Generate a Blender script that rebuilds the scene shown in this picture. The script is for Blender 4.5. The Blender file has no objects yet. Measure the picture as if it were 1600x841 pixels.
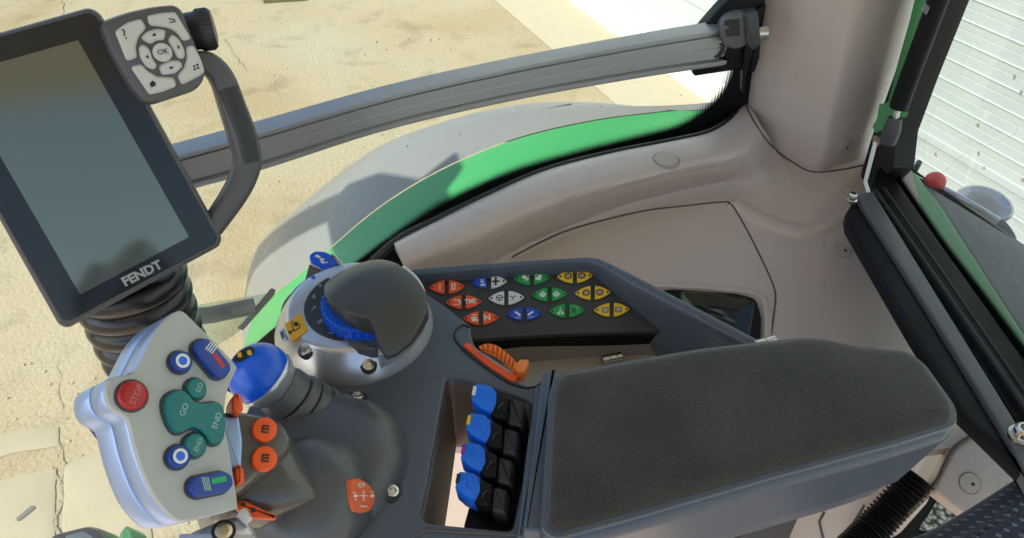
import bpy, bmesh, math, random
from mathutils import Vector, Matrix
from mathutils.bvhtree import BVHTree
random.seed(7)
V = Vector
S = bpy.context.scene
COL = S.collection

# ------------------------------------------------------------------ camera (metres; X = tractor rearward, Y = to its right, Z = up)
YAW, PIT, F = math.radians(14), math.radians(40), 1170.0
CAM = V((0, 0, 3.0))
RT = V((math.cos(YAW), -math.sin(YAW), 0))
HD = V((math.sin(YAW), math.cos(YAW), 0))
FW = HD * math.cos(PIT) - V((0, 0, 1)) * math.sin(PIT)
UP = HD * math.sin(PIT) + V((0, 0, 1)) * math.cos(PIT)
cd = bpy.data.cameras.new('camera'); co = bpy.data.objects.new('camera', cd); COL.objects.link(co)
cd.sensor_width = 36; cd.lens = F * 36 / 1600; cd.clip_start = 0.02; cd.clip_end = 500
m = Matrix((RT, UP, -FW)).transposed().to_4x4(); m.translation = CAM
co.matrix_world = m
S.camera = co

# survey helpers: where a sight line meets a real plane / surface of the tractor
def ray(x, y): return FW + RT * ((x - 800) / F) - UP * ((y - 420.5) / F)
def at(x, y, z):
    d = ray(x, y); return CAM + d * ((z - CAM.z) / d.z)
def aty(x, y, yy):
    d = ray(x, y); return CAM + d * (yy / d.y)
def atx(x, y, xx):
    d = ray(x, y); return CAM + d * (xx / d.x)
def dep(x, y, k): return CAM + ray(x, y) * k
def onp(x, y, p0, n):
    d = ray(x, y); return CAM + d * ((p0 - CAM).dot(n) / d.dot(n))

# ------------------------------------------------------------------ materials
def mat(name, col, rough=.5, metal=0, spec=.5, bump=None, var=0, vscale=8, coat=0, trans=0, rvar=0, emit=None):
    M = bpy.data.materials.new(name); M.use_nodes = True
    nt = M.node_tree; b = nt.nodes['Principled BSDF']
    b.inputs['Base Color'].default_value = (*col, 1); b.inputs['Roughness'].default_value = rough
    b.inputs['Metallic'].default_value = metal; b.inputs['Specular IOR Level'].default_value = spec
    b.inputs['Coat Weight'].default_value = coat
    tc = nt.nodes.new('ShaderNodeTexCoord')
    def noise(sc, det=4):
        n = nt.nodes.new('ShaderNodeTexNoise'); n.inputs['Scale'].default_value = sc; n.inputs['Detail'].default_value = det
        nt.links.new(tc.outputs['Object'], n.inputs['Vector']); return n
    if var:
        n = noise(vscale, 6); r = nt.nodes.new('ShaderNodeMix'); r.data_type = 'RGBA'
        r.inputs['A'].default_value = (*[c * (1 - var) for c in col], 1); r.inputs['B'].default_value = (*[min(1, c * (1 + var)) for c in col], 1)
        nt.links.new(n.outputs['Fac'], r.inputs['Factor']); nt.links.new(r.outputs['Result'], b.inputs['Base Color'])
    if rvar:
        n = noise(14, 6); r = nt.nodes.new('ShaderNodeMapRange')
        r.inputs['From Min'].default_value = .3; r.inputs['From Max'].default_value = .7
        r.inputs['To Min'].default_value = rough - rvar; r.inputs['To Max'].default_value = rough + rvar
        nt.links.new(n.outputs['Fac'], r.inputs['Value']); nt.links.new(r.outputs['Result'], b.inputs['Roughness'])
    if bump:
        n = noise(bump[0], 3); bp = nt.nodes.new('ShaderNodeBump'); bp.inputs['Strength'].default_value = bump[1]
        bp.inputs['Distance'].default_value = bump[2] if len(bump) > 2 else .001
        nt.links.new(n.outputs['Fac'], bp.inputs['Height']); nt.links.new(bp.outputs['Normal'], b.inputs['Normal'])
    return M
def glassmat(name, tint, veil, dots=False):
    M = bpy.data.materials.new(name); M.use_nodes = True; nt = M.node_tree; nt.nodes.clear()
    o = nt.nodes.new('ShaderNodeOutputMaterial'); t = nt.nodes.new('ShaderNodeBsdfTransparent'); t.inputs['Color'].default_value = (*tint, 1)
    g = nt.nodes.new('ShaderNodeBsdfGlossy'); g.inputs['Roughness'].default_value = .02
    d = nt.nodes.new('ShaderNodeBsdfDiffuse'); d.inputs['Color'].default_value = (.75, .75, .75, 1)
    lw = nt.nodes.new('ShaderNodeFresnel'); lw.inputs['IOR'].default_value = 1.45
    mx = nt.nodes.new('ShaderNodeMixShader'); m2 = nt.nodes.new('ShaderNodeMixShader'); m2.inputs[0].default_value = veil
    L = nt.links.new
    fm = nt.nodes.new('ShaderNodeMath'); fm.operation = 'MULTIPLY'; fm.inputs[1].default_value = .28; L(lw.outputs[0], fm.inputs[0]); L(fm.outputs[0], mx.inputs[0]); L(t.outputs[0], mx.inputs[1]); L(g.outputs[0], mx.inputs[2])
    L(mx.outputs[0], m2.inputs[1]); L(d.outputs[0], m2.inputs[2]); L(m2.outputs[0], o.inputs[0])
    return M
def fritmat():
    # printed black dots that thin out across the band (uv v: 0 solid .. 1 clear)
    M = bpy.data.materials.new('frit_dots'); M.use_nodes = True; nt = M.node_tree; b = nt.nodes['Principled BSDF']
    b.inputs['Base Color'].default_value = (.006, .006, .007, 1); b.inputs['Roughness'].default_value = .4
    o = nt.nodes['Material Output']; t = nt.nodes.new('ShaderNodeBsdfTransparent'); mx = nt.nodes.new('ShaderNodeMixShader')
    uv = nt.nodes.new('ShaderNodeTexCoord'); sx = nt.nodes.new('ShaderNodeSeparateXYZ'); vo = nt.nodes.new('ShaderNodeTexVoronoi')
    vo.inputs['Scale'].default_value = 1300; vo.inputs['Randomness'].default_value = .25
    L = nt.links.new
    L(uv.outputs['Object'], vo.inputs['Vector']); L(uv.outputs['UV'], sx.inputs[0])
    mr = nt.nodes.new('ShaderNodeMapRange'); mr.inputs['To Min'].default_value = .74; mr.inputs['To Max'].default_value = .08
    L(sx.outputs['Y'], mr.inputs['Value'])
    lt = nt.nodes.new('ShaderNodeMath'); lt.operation = 'LESS_THAN'; L(vo.outputs['Distance'], lt.inputs[0]); L(mr.outputs['Result'], lt.inputs[1])
    L(lt.outputs[0], mx.inputs[0]); L(t.outputs[0], mx.inputs[1]); L(b.outputs[0], mx.inputs[2]); L(mx.outputs[0], o.inputs['Surface'])
    return M
GR = (900, .12, .0006)
M = dict(
    beige=mat('beige_plastic', (.57, .475, .425), .34, bump=(1100, .22, .0005), var=.07, vscale=7, rvar=.10, coat=.15),
    beige_low=mat('beige_plastic_low', (.56, .44, .35), .55, bump=(1400, .10, .0004), var=.05),
    seam=mat('seam_dark', (.11, .09, .08), .8),
    plug=mat('plug_beige', (.50, .425, .37), .45),
    deck=mat('slate_plastic', (.085, .100, .125), .36, bump=(1600, .16, .0005), var=.06, rvar=.05),
    deck2=mat('slate_plastic_smooth', (.080, .100, .132), .30, bump=(1800, .1, .0004), rvar=.05),
    panel=mat('panel_dark', (.030, .033, .040), .42, bump=(1800, .15, .0004)),
    black=mat('black_plastic', (.005, .005, .006), .5, spec=.2, rvar=.08),
    rubber=mat('black_rubber', (.012, .012, .012), .6),
    gloss=mat('black_gloss', (.012, .013, .013), .12),
    bezel=mat('bezel_glass', (.012, .013, .013), .16, spec=.45),
    screen=mat('screen_glass', (.058, .066, .052), .11, spec=.5),
    grey=mat('grey_plastic', (.10, .105, .11), .38, bump=(1500, .08, .0004), rvar=.05),
    darkgrey=mat('dark_grey_plastic', (.045, .047, .05), .42, bump=(1500, .1, .0004)),
    dome=mat('dome_grey', (.050, .052, .049), .34, bump=(1800, .12, .0004), rvar=.05),
    key=mat('key_grey', (.55, .56, .55), .4, bump=(1500, .05, .0003)),
    face=mat('face_pale_grey', (.43, .455, .45), .45, bump=(2000, .05, .0003)),
    silver=mat('silver_sky_tinted', (.33, .46, .76), .34, metal=.7, bump=(2500, .05, .0002)),  # blue of the reflected sky mixed into the silver base colour
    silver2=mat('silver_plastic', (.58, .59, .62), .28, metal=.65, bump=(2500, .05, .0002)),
    white=mat('white_plastic', (.75, .74, .72), .4),
    steel=mat('steel', (.55, .54, .50), .25, metal=1),
    brass=mat('brass_screw', (.62, .52, .34), .3, metal=1),
    alu=mat('anodised_rail', (.40, .40, .41), .40, metal=.55, bump=(1200, .04, .0004), rvar=.06),
    blue=mat('blue_plastic', (.008, .12, .78), .28, bump=(1500, .05, .0003)),
    blue_l=mat('lever_blue', (.008, .165, .80), .30, bump=(1500, .06, .0003)),
    navy=mat('button_blue', (.006, .045, .30), .30),
    teal=mat('button_teal', (.0, .16, .17), .32),
    red=mat('button_red', (.40, .010, .014), .30),
    orange=mat('orange_plastic', (.86, .10, .012), .38),
    orange2=mat('orange_lever', (.80, .22, .035), .40),
    obtn=mat('key_orange', (.85, .095, .012), .38), bbtn=mat('key_blue', (.006, .065, .52), .38), wbtn=mat('key_white', (.66, .68, .70), .38),
    gbtn=mat('key_green', (.003, .30, .06), .38), ybtn=mat('key_yellow', (.78, .50, .03), .38),
    yellow=mat('sticker_yellow', (.80, .42, .01), .4), magenta=mat('chip_magenta', (.35, .02, .22), .4),
    ink=mat('print_white', (.75, .76, .76), .5), inkb=mat('print_black', (.015, .015, .015), .5), inkg=mat('print_grey', (.35, .36, .37), .4),
    inkt=mat('print_pale_green', (.34, .52, .47), .5), inkr=mat('print_pink', (.55, .18, .18), .5), inkgr=mat('print_green', (.01, .38, .12), .4), inkred=mat('print_red', (.50, .02, .04), .4),
    green=mat('tractor_green', (.04, .25, .075), .35, coat=.3, var=.06),
    fender=mat('fender_grey', (.185, .177, .168), .33, var=.05, vscale=4, bump=(300, .05, .001), rvar=.08),
    lampred=mat('lamp_red', (.75, .02, .015), .2),
    siding=mat('white_siding', (.44, .465, .455), .5, var=.03, vscale=1.5),
    plinth=mat('white_plinth', (.60, .58, .54), .7, var=.05, vscale=3),
    glass=glassmat('cab_glass', (.92, .965, .94), .035), frit=None,
    clear=glassmat('clear_guard', (.80, .86, .84), .05),
    olive=mat('olive_scrap', (.12, .11, .04), .8), scrap=mat('steel_scrap', (.16, .15, .13), .6, metal=.5),
)
M['frit'] = fritmat(); M['screen'].node_tree.nodes['Principled BSDF'].inputs['IOR'].default_value = 2.1; M['screen'].node_tree.nodes['Principled BSDF'].inputs['Specular Tint'].default_value = (.95, 1, .80, 1)
def node_mat(name, build):
    Mx = bpy.data.materials.new(name); Mx.use_nodes = True; nt = Mx.node_tree
    build(nt, nt.nodes['Principled BSDF'], nt.nodes.new, nt.links.new); return Mx
def ramp(N, L, src, stops):
    r = N('ShaderNodeValToRGB'); e = r.color_ramp.elements
    e[0].position, e[0].color = stops[0][0], (*stops[0][1], 1); e[1].position, e[1].color = stops[-1][0], (*stops[-1][1], 1)
    for p, c in stops[1:-1]:
        k = e.new(p); k.color = (*c, 1)
    L(src, r.inputs[0]); return r
def b_ground(nt, b, N, L):
    tc = N('ShaderNodeTexCoord'); b.inputs['Roughness'].default_value = .9
    def noise(s, d=8, dist=0):
        n = N('ShaderNodeTexNoise'); n.inputs['Scale'].default_value = s; n.inputs['Detail'].default_value = d; n.inputs['Distortion'].default_value = dist
        L(tc.outputs['Object'], n.inputs['Vector']); return n
    a = noise(.55, 8, .6); c = noise(3.2, 10); f = noise(40, 6); w = noise(1.3, 6, 1.2)
    r = ramp(N, L, a.outputs['Fac'], [(.33, (.30, .225, .12)), (.48, (.345, .275, .17)), (.64, (.35, .295, .20))])
    r2 = ramp(N, L, c.outputs['Fac'], [(.30, (.72, .69, .63)), (.45, (1, 1, 1)), (.62, (1.0, .98, .93)), (.78, (1.10, 1.08, 1.04))])
    mu = N('ShaderNodeMix'); mu.data_type = 'RGBA'; mu.blend_type = 'MULTIPLY'; mu.inputs['Factor'].default_value = .8
    L(r.outputs[0], mu.inputs['A']); L(r2.outputs[0], mu.inputs['B'])
    r3 = ramp(N, L, f.outputs['Fac'], [(.28, (.72, .70, .66)), (.42, (1, 1, 1)), (.75, (1, 1, 1))])
    m2 = N('ShaderNodeMix'); m2.data_type = 'RGBA'; m2.blend_type = 'MULTIPLY'; m2.inputs['Factor'].default_value = .6
    L(mu.outputs['Result'], m2.inputs['A']); L(r3.outputs[0], m2.inputs['B'])
    r4 = ramp(N, L, w.outputs['Fac'], [(.60, (1, 1, 1)), (.72, (.80, .77, .70)), (.80, (.74, .72, .66))])
    m3 = N('ShaderNodeMix'); m3.data_type = 'RGBA'; m3.blend_type = 'MULTIPLY'; m3.inputs['Factor'].default_value = .7
    L(m2.outputs['Result'], m3.inputs['A']); L(r4.outputs[0], m3.inputs['B']); L(m3.outputs['Result'], b.inputs['Base Color'])
    bp = N('ShaderNodeBump'); bp.inputs['Strength'].default_value = .5; bp.inputs['Distance'].default_value = .02
    ad = N('ShaderNodeMath'); ad.operation = 'ADD'; L(c.outputs['Fac'], ad.inputs[0]); L(f.outputs['Fac'], ad.inputs[1])
    L(ad.outputs[0], bp.inputs['Height']); L(bp.outputs['Normal'], b.inputs['Normal'])
M['ground'] = node_mat('concrete_yard', b_ground)
M['sand'] = mat('sand', (.38, .30, .17), .95, bump=(60, .6, .010), var=.15, vscale=14)
M['kerb'] = mat('kerb_concrete', (.42, .35, .24), .9, bump=(50, .4, .004), var=.08, vscale=6)
M['crack'] = mat('crack_dirt', (.29, .235, .15), .95, var=.3, vscale=30)
def b_pad(nt, b, N, L):
    tc = N('ShaderNodeTexCoord'); b.inputs['Roughness'].default_value = .85; b.inputs['Specular IOR Level'].default_value = .25
    b.inputs['Sheen Weight'].default_value = .25; b.inputs['Sheen Roughness'].default_value = .5
    n = N('ShaderNodeTexNoise'); n.inputs['Scale'].default_value = 700; n.inputs['Detail'].default_value = 3; L(tc.outputs['Object'], n.inputs['Vector'])
    n2 = N('ShaderNodeTexNoise'); n2.inputs['Scale'].default_value = 14; n2.inputs['Detail'].default_value = 6; L(tc.outputs['Object'], n2.inputs['Vector'])
    r = ramp(N, L, n.outputs['Fac'], [(.3, (.030, .030, .026)), (.55, (.046, .045, .040)), (.75, (.066, .065, .057))])
    r2 = ramp(N, L, n2.outputs['Fac'], [(.32, (.70, .70, .70)), (.68, (1.15, 1.14, 1.12))])
    mu = N('ShaderNodeMix'); mu.data_type = 'RGBA'; mu.blend_type = 'MULTIPLY'; mu.inputs['Factor'].default_value = 1
    L(r.outputs[0], mu.inputs['A']); L(r2.outputs[0], mu.inputs['B']); L(mu.outputs['Result'], b.inputs['Base Color'])
    bp = N('ShaderNodeBump'); bp.inputs['Strength'].default_value = .5; bp.inputs['Distance'].default_value = .0008
    L(n.outputs['Fac'], bp.inputs['Height']); L(bp.outputs['Normal'], b.inputs['Normal'])
M['pad'] = node_mat('pad_fabric', b_pad)
def b_seat(nt, b, N, L):
    tc = N('ShaderNodeTexCoord'); b.inputs['Roughness'].default_value = .8; b.inputs['Sheen Weight'].default_value = .2
    br = N('ShaderNodeTexBrick'); br.inputs['Scale'].default_value = 34; br.offset = .5; br.inputs['Mortar Size'].default_value = .0
    # short woven dashes: bricks carry a coordinate pattern, thresholded in both directions
    mp = N('ShaderNodeMapping'); mp.inputs['Rotation'].default_value = (0, 0, math.radians(40)); L(tc.outputs['Object'], mp.inputs['Vector'])
    sx = N('ShaderNodeSeparateXYZ'); L(mp.outputs[0], sx.inputs[0])
    def math_(op, a, bb):
        k = N('ShaderNodeMath'); k.operation = op
        for i, q in enumerate((a, bb)):
            if isinstance(q, (int, float)): k.inputs[i].default_value = q
            elif q is not None: L(q, k.inputs[i])
        return k.outputs[0]
    yv = math_('MULTIPLY', sx.outputs['Y'], 125.); row = math_('FLOOR', yv, None)
    half = math_('MULTIPLY', math_('MODULO', row, 2.), .5)
    xv = math_('ADD', math_('MULTIPLY', sx.outputs['X'], 82.), half)
    fx = math_('FRACT', xv, None); fy = math_('FRACT', yv, None)
    ina = math_('MULTIPLY', math_('LESS_THAN', fx, .38), math_('LESS_THAN', math_('ABSOLUTE', math_('SUBTRACT', fy, .5), None), .17))
    n = N('ShaderNodeTexNoise'); n.inputs['Scale'].default_value = 500; L(tc.outputs['Object'], n.inputs['Vector'])
    base = ramp(N, L, n.outputs['Fac'], [(.3, (.006, .010, .022)), (.7, (.022, .032, .058))])
    mx = N('ShaderNodeMix'); mx.data_type = 'RGBA'; L(math_('MULTIPLY', ina, math_('MULTIPLY', n.outputs['Fac'], 1.5)), mx.inputs['Factor']); L(base.outputs[0], mx.inputs['A']); mx.inputs['B'].default_value = (.17, .20, .26, 1)
    L(mx.outputs['Result'], b.inputs['Base Color'])
    bp = N('ShaderNodeBump'); bp.inputs['Strength'].default_value = .6; bp.inputs['Distance'].default_value = .002
    L(math_('ADD', ina, n.outputs['Fac']), bp.inputs['Height']); L(bp.outputs['Normal'], b.inputs['Normal'])
M['seat'] = node_mat('seat_fabric', b_seat)
def b_mat(nt, b, N, L):
    tc = N('ShaderNodeTexCoord'); vo = N('ShaderNodeTexVoronoi'); vo.inputs['Scale'].default_value = 130; L(tc.outputs['Object'], vo.inputs['Vector'])
    r = ramp(N, L, vo.outputs['Distance'], [(.15, (.75, .76, .66)), (.45, (.35, .38, .28)), (.7, (.03, .04, .025))]); L(r.outputs[0], b.inputs['Base Color'])
    bp = N('ShaderNodeBump'); bp.inputs['Strength'].default_value = .9; bp.inputs['Distance'].default_value = .006; bp.invert = True
    L(vo.outputs['Distance'], bp.inputs['Height']); L(bp.outputs['Normal'], b.inputs['Normal'])
M['gravel'] = node_mat('pale_gravel', b_mat)

# ------------------------------------------------------------------ mesh helpers
def origin_of(p):
    while p.parent: p = p.parent
    return p.location.copy()
def thing(name, label, cat, loc, group=None):
    o = bpy.data.objects.new(name, None); COL.objects.link(o); o.location = loc; o.empty_display_size = .05
    o['label'] = label; o['category'] = cat
    if group: o['group'] = group
    return o
def tag(o, label=None, cat=None, group=None, kind=None):
    if label: o['label'] = label
    if cat: o['category'] = cat
    if group: o['group'] = group
    if kind: o['kind'] = kind
    return o
def mk(name, vs, fs, mt, parent=None, angle=38, uv=None, label=None):
    vs = [V(v) for v in vs]
    if parent is not None: org = origin_of(parent)
    else:
        org = sum(vs, V((0, 0, 0))) / len(vs); org.z = min(v.z for v in vs)
    me = bpy.data.meshes.new(name); me.from_pydata([v - org for v in vs], [], fs)
    if uv:
        l = me.uv_layers.new(name='UVMap')
        for p in me.polygons:
            for li in p.loop_indices: l.data[li].uv = uv[me.loops[li].vertex_index]
    bm = bmesh.new(); bm.from_mesh(me)
    bmesh.ops.remove_doubles(bm, verts=bm.verts, dist=1e-6)
    bmesh.ops.recalc_face_normals(bm, faces=bm.faces)
    for f in bm.faces: f.smooth = True
    for e in bm.edges:
        if len(e.link_faces) == 2 and e.calc_face_angle(0) > math.radians(angle): e.smooth = False
    bm.to_mesh(me); bm.free()
    for q in (mt if isinstance(mt, (list, tuple)) else [mt]): me.materials.append(q)
    o = bpy.data.objects.new(name, me); COL.objects.link(o)
    if parent is not None: o.parent = parent
    else: o.location = org
    if label: o['label'] = label
    return o
def cr(pts, n, closed=False):
    """Catmull-Rom through points (tuples or Vectors), n samples, even in chord length"""
    P = [V(p) for p in pts]; k = len(P)
    def g(i): return P[i % k] if closed else (P[i] if 0 <= i < k else (2 * P[0] - P[1] if i < 0 else 2 * P[-1] - P[-2]))
    segs = k if closed else k - 1; dense = []
    for s in range(segs):
        a, b, c, d = g(s - 1), g(s), g(s + 1), g(s + 2)
        for j in range(16):
            t = j / 16
            dense.append(.5 * ((2 * b) + (c - a) * t + (2 * a - 5 * b + 4 * c - d) * t * t + (3 * b - a - 3 * c + d) * t ** 3))
    dense.append(g(0) if closed else P[-1])
    L = [0]
    for i in range(1, len(dense)): L.append(L[-1] + (dense[i] - dense[i - 1]).length)
    out = []; j = 0; m_ = n if closed else n - 1
    for i in range(n):
        t = L[-1] * i / m_
        while j < len(L) - 2 and L[j + 1] < t: j += 1
        w = (t - L[j]) / max(1e-12, L[j + 1] - L[j]); out.append(dense[j].lerp(dense[j + 1], min(1, w)))
    return out
def rnd(pts, r, n=6):
    """round the corners of a 2D polygon; r number or list"""
    P = [V(p) for p in pts]; k = len(P); out = []
    for i in range(k):
        a, b, c = P[i - 1], P[i], P[(i + 1) % k]; rr = r[i] if isinstance(r, (list, tuple)) else r
        d1, d2 = (a - b), (c - b); q = min(rr, d1.length * .48, d2.length * .48)
        if q < 1e-6: out.append(b); continue
        s, e = b + d1.normalized() * q, b + d2.normalized() * q
        for j in range(n + 1):
            t = j / n; out.append((1 - t) ** 2 * s + 2 * t * (1 - t) * b + t * t * e)
    return out
class Fr:
    """a plane with an origin, normal and x axis; px() maps a sight line onto it"""
    def __init__(s, o, n, x=None):
        s.o = V(o); s.n = V(n).normalized(); x = V(x) if x is not None else RT
        s.x = (x - s.n * x.dot(s.n)).normalized(); s.y = s.n.cross(s.x)
    def px(s, x, y):
        p = onp(x, y, s.o, s.n) - s.o; return V((p.dot(s.x), p.dot(s.y)))
    def P(s, q, h=0): return s.o + s.x * q[0] + s.y * q[1] + s.n * h
    def up(s, h): return Fr(s.o + s.n * h, s.n, s.x)
def inset(poly, d):
    n = len(poly); A = sum(poly[i].x * poly[(i + 1) % n].y - poly[(i + 1) % n].x * poly[i].y for i in range(n)); sg = 1 if A > 0 else -1
    out = []
    for i in range(n):
        e1 = (poly[i] - poly[i - 1]); e2 = (poly[(i + 1) % n] - poly[i])
        if e1.length < 1e-9: e1 = e2
        if e2.length < 1e-9: e2 = e1
        e1 = e1.normalized(); e2 = e2.normalized(); t = (e1 + e2); t = t.normalized() if t.length > 1e-6 else e1
        nn = V((-t.y, t.x)) * sg; c = max(.5, nn.dot(V((-e1.y, e1.x)) * sg)); out.append(poly[i] + nn * (d / c))
    return out
def rings_mesh(rings, closed=True, cap0=True, cap1=True):
    n = len(rings[0]); vs = [p for r in rings for p in r]; fs = []
    for i in range(len(rings) - 1):
        for j in range(n if closed else n - 1):
            a = i * n + j; b = i * n + (j + 1) % n; fs.append((a, b, b + n, a + n))
    if cap0: fs.append(tuple(range(n - 1, -1, -1)))
    if cap1: fs.append(tuple(range((len(rings) - 1) * n, len(rings) * n)))
    return vs, fs
def solid(name, fr, poly, prof, mt, parent=None, label=None, angle=38):
    """poly (local 2D) swept through profile rows (inset, height) or ('s', scale, height)"""
    poly = [V((p[0], p[1])) for p in poly]; c = sum(poly, V((0, 0))) / len(poly); base = None; rings = []
    for row in prof:
        if row[0] == 's': q = [c + (p - c) * row[1] for p in base]; h = row[2]
        else: q = inset(poly, row[0]) if abs(row[0]) > 1e-9 else poly; h = row[1]; base = q
        rings.append([fr.P(p, h) for p in q])
    vs, fs = rings_mesh(rings); return mk(name, vs, fs, mt, parent, angle, label=label)
def bev(h0, h1, b):  # profile: from h0 up to h1 with a rounded top edge of radius b
    return [(0, h0)] + [(b * (1 - math.cos(t)), h1 - b + b * math.sin(t)) for t in (0, .4, .8, 1.2, 1.57)]
def pxpoly(fr, pts, r=0, n=6):
    q = [fr.px(*p) for p in pts]; return rnd(q, r, n) if r else q
def lathe(name, fr, prof, mt, parent=None, n=48, rfun=None, label=None, arc=None, cap0=True, cap1=True):
    rings = []
    for r, h in prof:
        rings.append([fr.P((math.cos(a) * r * (rfun(a, h) if rfun else 1), math.sin(a) * r * (rfun(a, h) if rfun else 1)), h) for a in [2 * math.pi * j / n for j in range(n)]])
    vs, fs = rings_mesh(rings, True, cap0, cap1); return mk(name, vs, fs, mt, parent, label=label)
def tube(name, pts, r, mt, parent=None, n=10, label=None):
    P = [V(p) for p in pts]; rings = []; ref = None
    for i, p in enumerate(P):
        t = (P[min(i + 1, len(P) - 1)] - P[max(i - 1, 0)]).normalized()
        if ref is None: ref = t.orthogonal().normalized()
        ref = (ref - t * ref.dot(t)).normalized(); b = t.cross(ref); rr = r[i] if isinstance(r, (list, tuple)) else r
        rings.append([p + ref * math.cos(2 * math.pi * j / n) * rr + b * math.sin(2 * math.pi * j / n) * rr for j in range(n)])
    vs, fs = rings_mesh(rings); return mk(name, vs, fs, mt, parent, label=label)
def loft(rows, nu, nv, smooth_v=True):
    R = [cr(r, nu) for r in rows]; cols = []
    for j in range(nu):
        c = [r[j] for r in R]; cols.append(cr(c, nv) if smooth_v and len(c) > 2 else [c[0].lerp(c[-1], k / (nv - 1)) for k in range(nv)] if len(c) == 2 else c)
    nv = len(cols[0]); rings = [[cols[j][k] for j in range(nu)] for k in range(nv)]
    return rings_mesh(rings, False, False, False)
def sheet(name, rows, nu, nv, mt, parent=None, thick=None, label=None, smooth_v=True, angle=38):
    """a lofted skin given real thickness along -normal direction 'thick' (a vector)"""
    vs, fs = loft(rows, nu, nv, smooth_v)
    if thick is not None:
        n = len(vs); nvv = n // nu; t = V(thick); vs2 = vs + [v + t for v in vs]; f2 = fs + [tuple(reversed([i + n for i in f])) for f in fs]
        bd = list(range(nu)) + [k * nu + nu - 1 for k in range(1, nvv)] + [(nvv - 1) * nu + j for j in range(nu - 2, -1, -1)] + [k * nu for k in range(nvv - 2, 0, -1)]
        for i in range(len(bd)):
            a, b = bd[i], bd[(i + 1) % len(bd)]; f2.append((a, a + n, b + n, b))
        vs, fs = vs2, f2
    return mk(name, vs, fs, mt, parent, angle, label=label)
def plate(name, fr, outer, holes, h0, h1, bevel, mt, parent=None, label=None):
    """flat plate with holes, rounded rims, via a filled 2D curve"""
    cu = bpy.data.curves.new('c', 'CURVE'); cu.dimensions = '2D'; cu.fill_mode = 'BOTH'
    for q in [outer] + holes:
        sp = cu.splines.new('POLY'); sp.points.add(len(q) - 1)
        for i, p in enumerate(q): sp.points[i].co = (p[0], p[1], 0, 1)
        sp.use_cyclic_u = True
    cu.bevel_depth = bevel; cu.bevel_resolution = 3; cu.offset = -bevel; cu.extrude = (h1 - h0) / 2 - bevel
    ob = bpy.data.objects.new('c', cu); COL.objects.link(ob); dg = bpy.context.evaluated_depsgraph_get(); dg.update()
    me = bpy.data.meshes.new_from_object(ob.evaluated_get(dg)); mid = (h0 + h1) / 2
    vs = [fr.P((v.co.x, v.co.y), mid + v.co.z) for v in me.vertices]; fs = [tuple(p.vertices) for p in me.polygons]
    bpy.data.objects.remove(ob); bpy.data.curves.remove(cu); bpy.data.meshes.remove(me)
    return mk(name, vs, fs, mt, parent, label=label)
def text(s, fr, pos, size, ang, mt, parent, name='lettering', bold=0, ext=.0003, sx=1.0, shear=0):
    cu = bpy.data.curves.new('t', 'FONT'); cu.body = s; cu.size = size; cu.align_x = 'CENTER'; cu.align_y = 'CENTER'; cu.extrude = ext; cu.offset = bold; cu.shear = shear; cu.resolution_u = 3
    ob = bpy.data.objects.new('t', cu); COL.objects.link(ob); dg = bpy.context.evaluated_depsgraph_get(); dg.update()
    me = bpy.data.meshes.new_from_object(ob.evaluated_get(dg)); ca, sa = math.cos(ang), math.sin(ang)
    vs = []
    for v in me.vertices:
        x, y = v.co.x * sx, v.co.y; vs.append(fr.P((pos[0] + x * ca - y * sa, pos[1] + x * sa + y * ca), v.co.z))
    fs = [tuple(p.vertices) for p in me.polygons]
    bpy.data.objects.remove(ob); bpy.data.curves.remove(cu); bpy.data.meshes.remove(me)
    return mk(name, vs, fs, mt, parent)
def join_polys(name, fr, polys, h0, h1, mt, parent):
    """several flat symbols (2D polys) as one thin printed mark"""
    vs, fs = [], []
    for q in polys:
        r0 = [fr.P(p, h0) for p in q]; r1 = [fr.P(p, h1) for p in q]; a, f = rings_mesh([r0, r1]); k = len(vs); vs += a; fs += [tuple(i + k for i in g) for g in f]
    return mk(name, vs, fs, mt, parent)
def circ(c, r, n=24, ry=None, rot=0):
    ry = ry or r
    return [V((c[0] + r * math.cos(a) * math.cos(rot) - ry * math.sin(a) * math.sin(rot), c[1] + r * math.cos(a) * math.sin(rot) + ry * math.sin(a) * math.cos(rot))) for a in [2 * math.pi * i / n for i in range(n)]]
def bar(a, b, w):
    a, b = V(a), V(b); d = (b - a).normalized(); nn = V((-d.y, d.x)) * w / 2; return [a + nn, a - nn, b - nn, b + nn]
def bvh_of(*obs):
    vs, fs = [], []
    for o in obs:
        k = len(vs); org = origin_of(o) if o.parent else o.location; vs += [v.co + org for v in o.data.vertices]; fs += [tuple(i + k for i in p.vertices) for p in o.data.polygons]
    return BVHTree.FromPolygons(vs, fs)
def hit(bv, x, y):
    d = ray(x, y).normalized(); p, n, i, t = bv.ray_cast(CAM, d)
    if p is None: return None, None
    if n.dot(d) > 0: n = -n
    return p, n
def seam(name, bv, pts, n, w, mt, parent, label=None):
    """a thin gap line that lies along a surface"""
    q = cr([(x, y, 0) for x, y in pts], n); P = []
    for a in q:
        p, nn = hit(bv, a.x, a.y)
        if p is not None: P.append(p)
    return tube(name, P, w, mt, parent, 6, label)
UPZ = V((0, 0, 1))
def H(z, px=(800, 600)): return Fr(at(*px, z), UPZ, V((1, 0, 0)))
def lerp_tab(tab, x):
    if x <= tab[0][0]: return tab[0][1]
    for (a, b), (c, d) in zip(tab, tab[1:]):
        if x <= c: return b + (d - b) * (x - a) / (c - a)
    return tab[-1][1]

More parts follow.
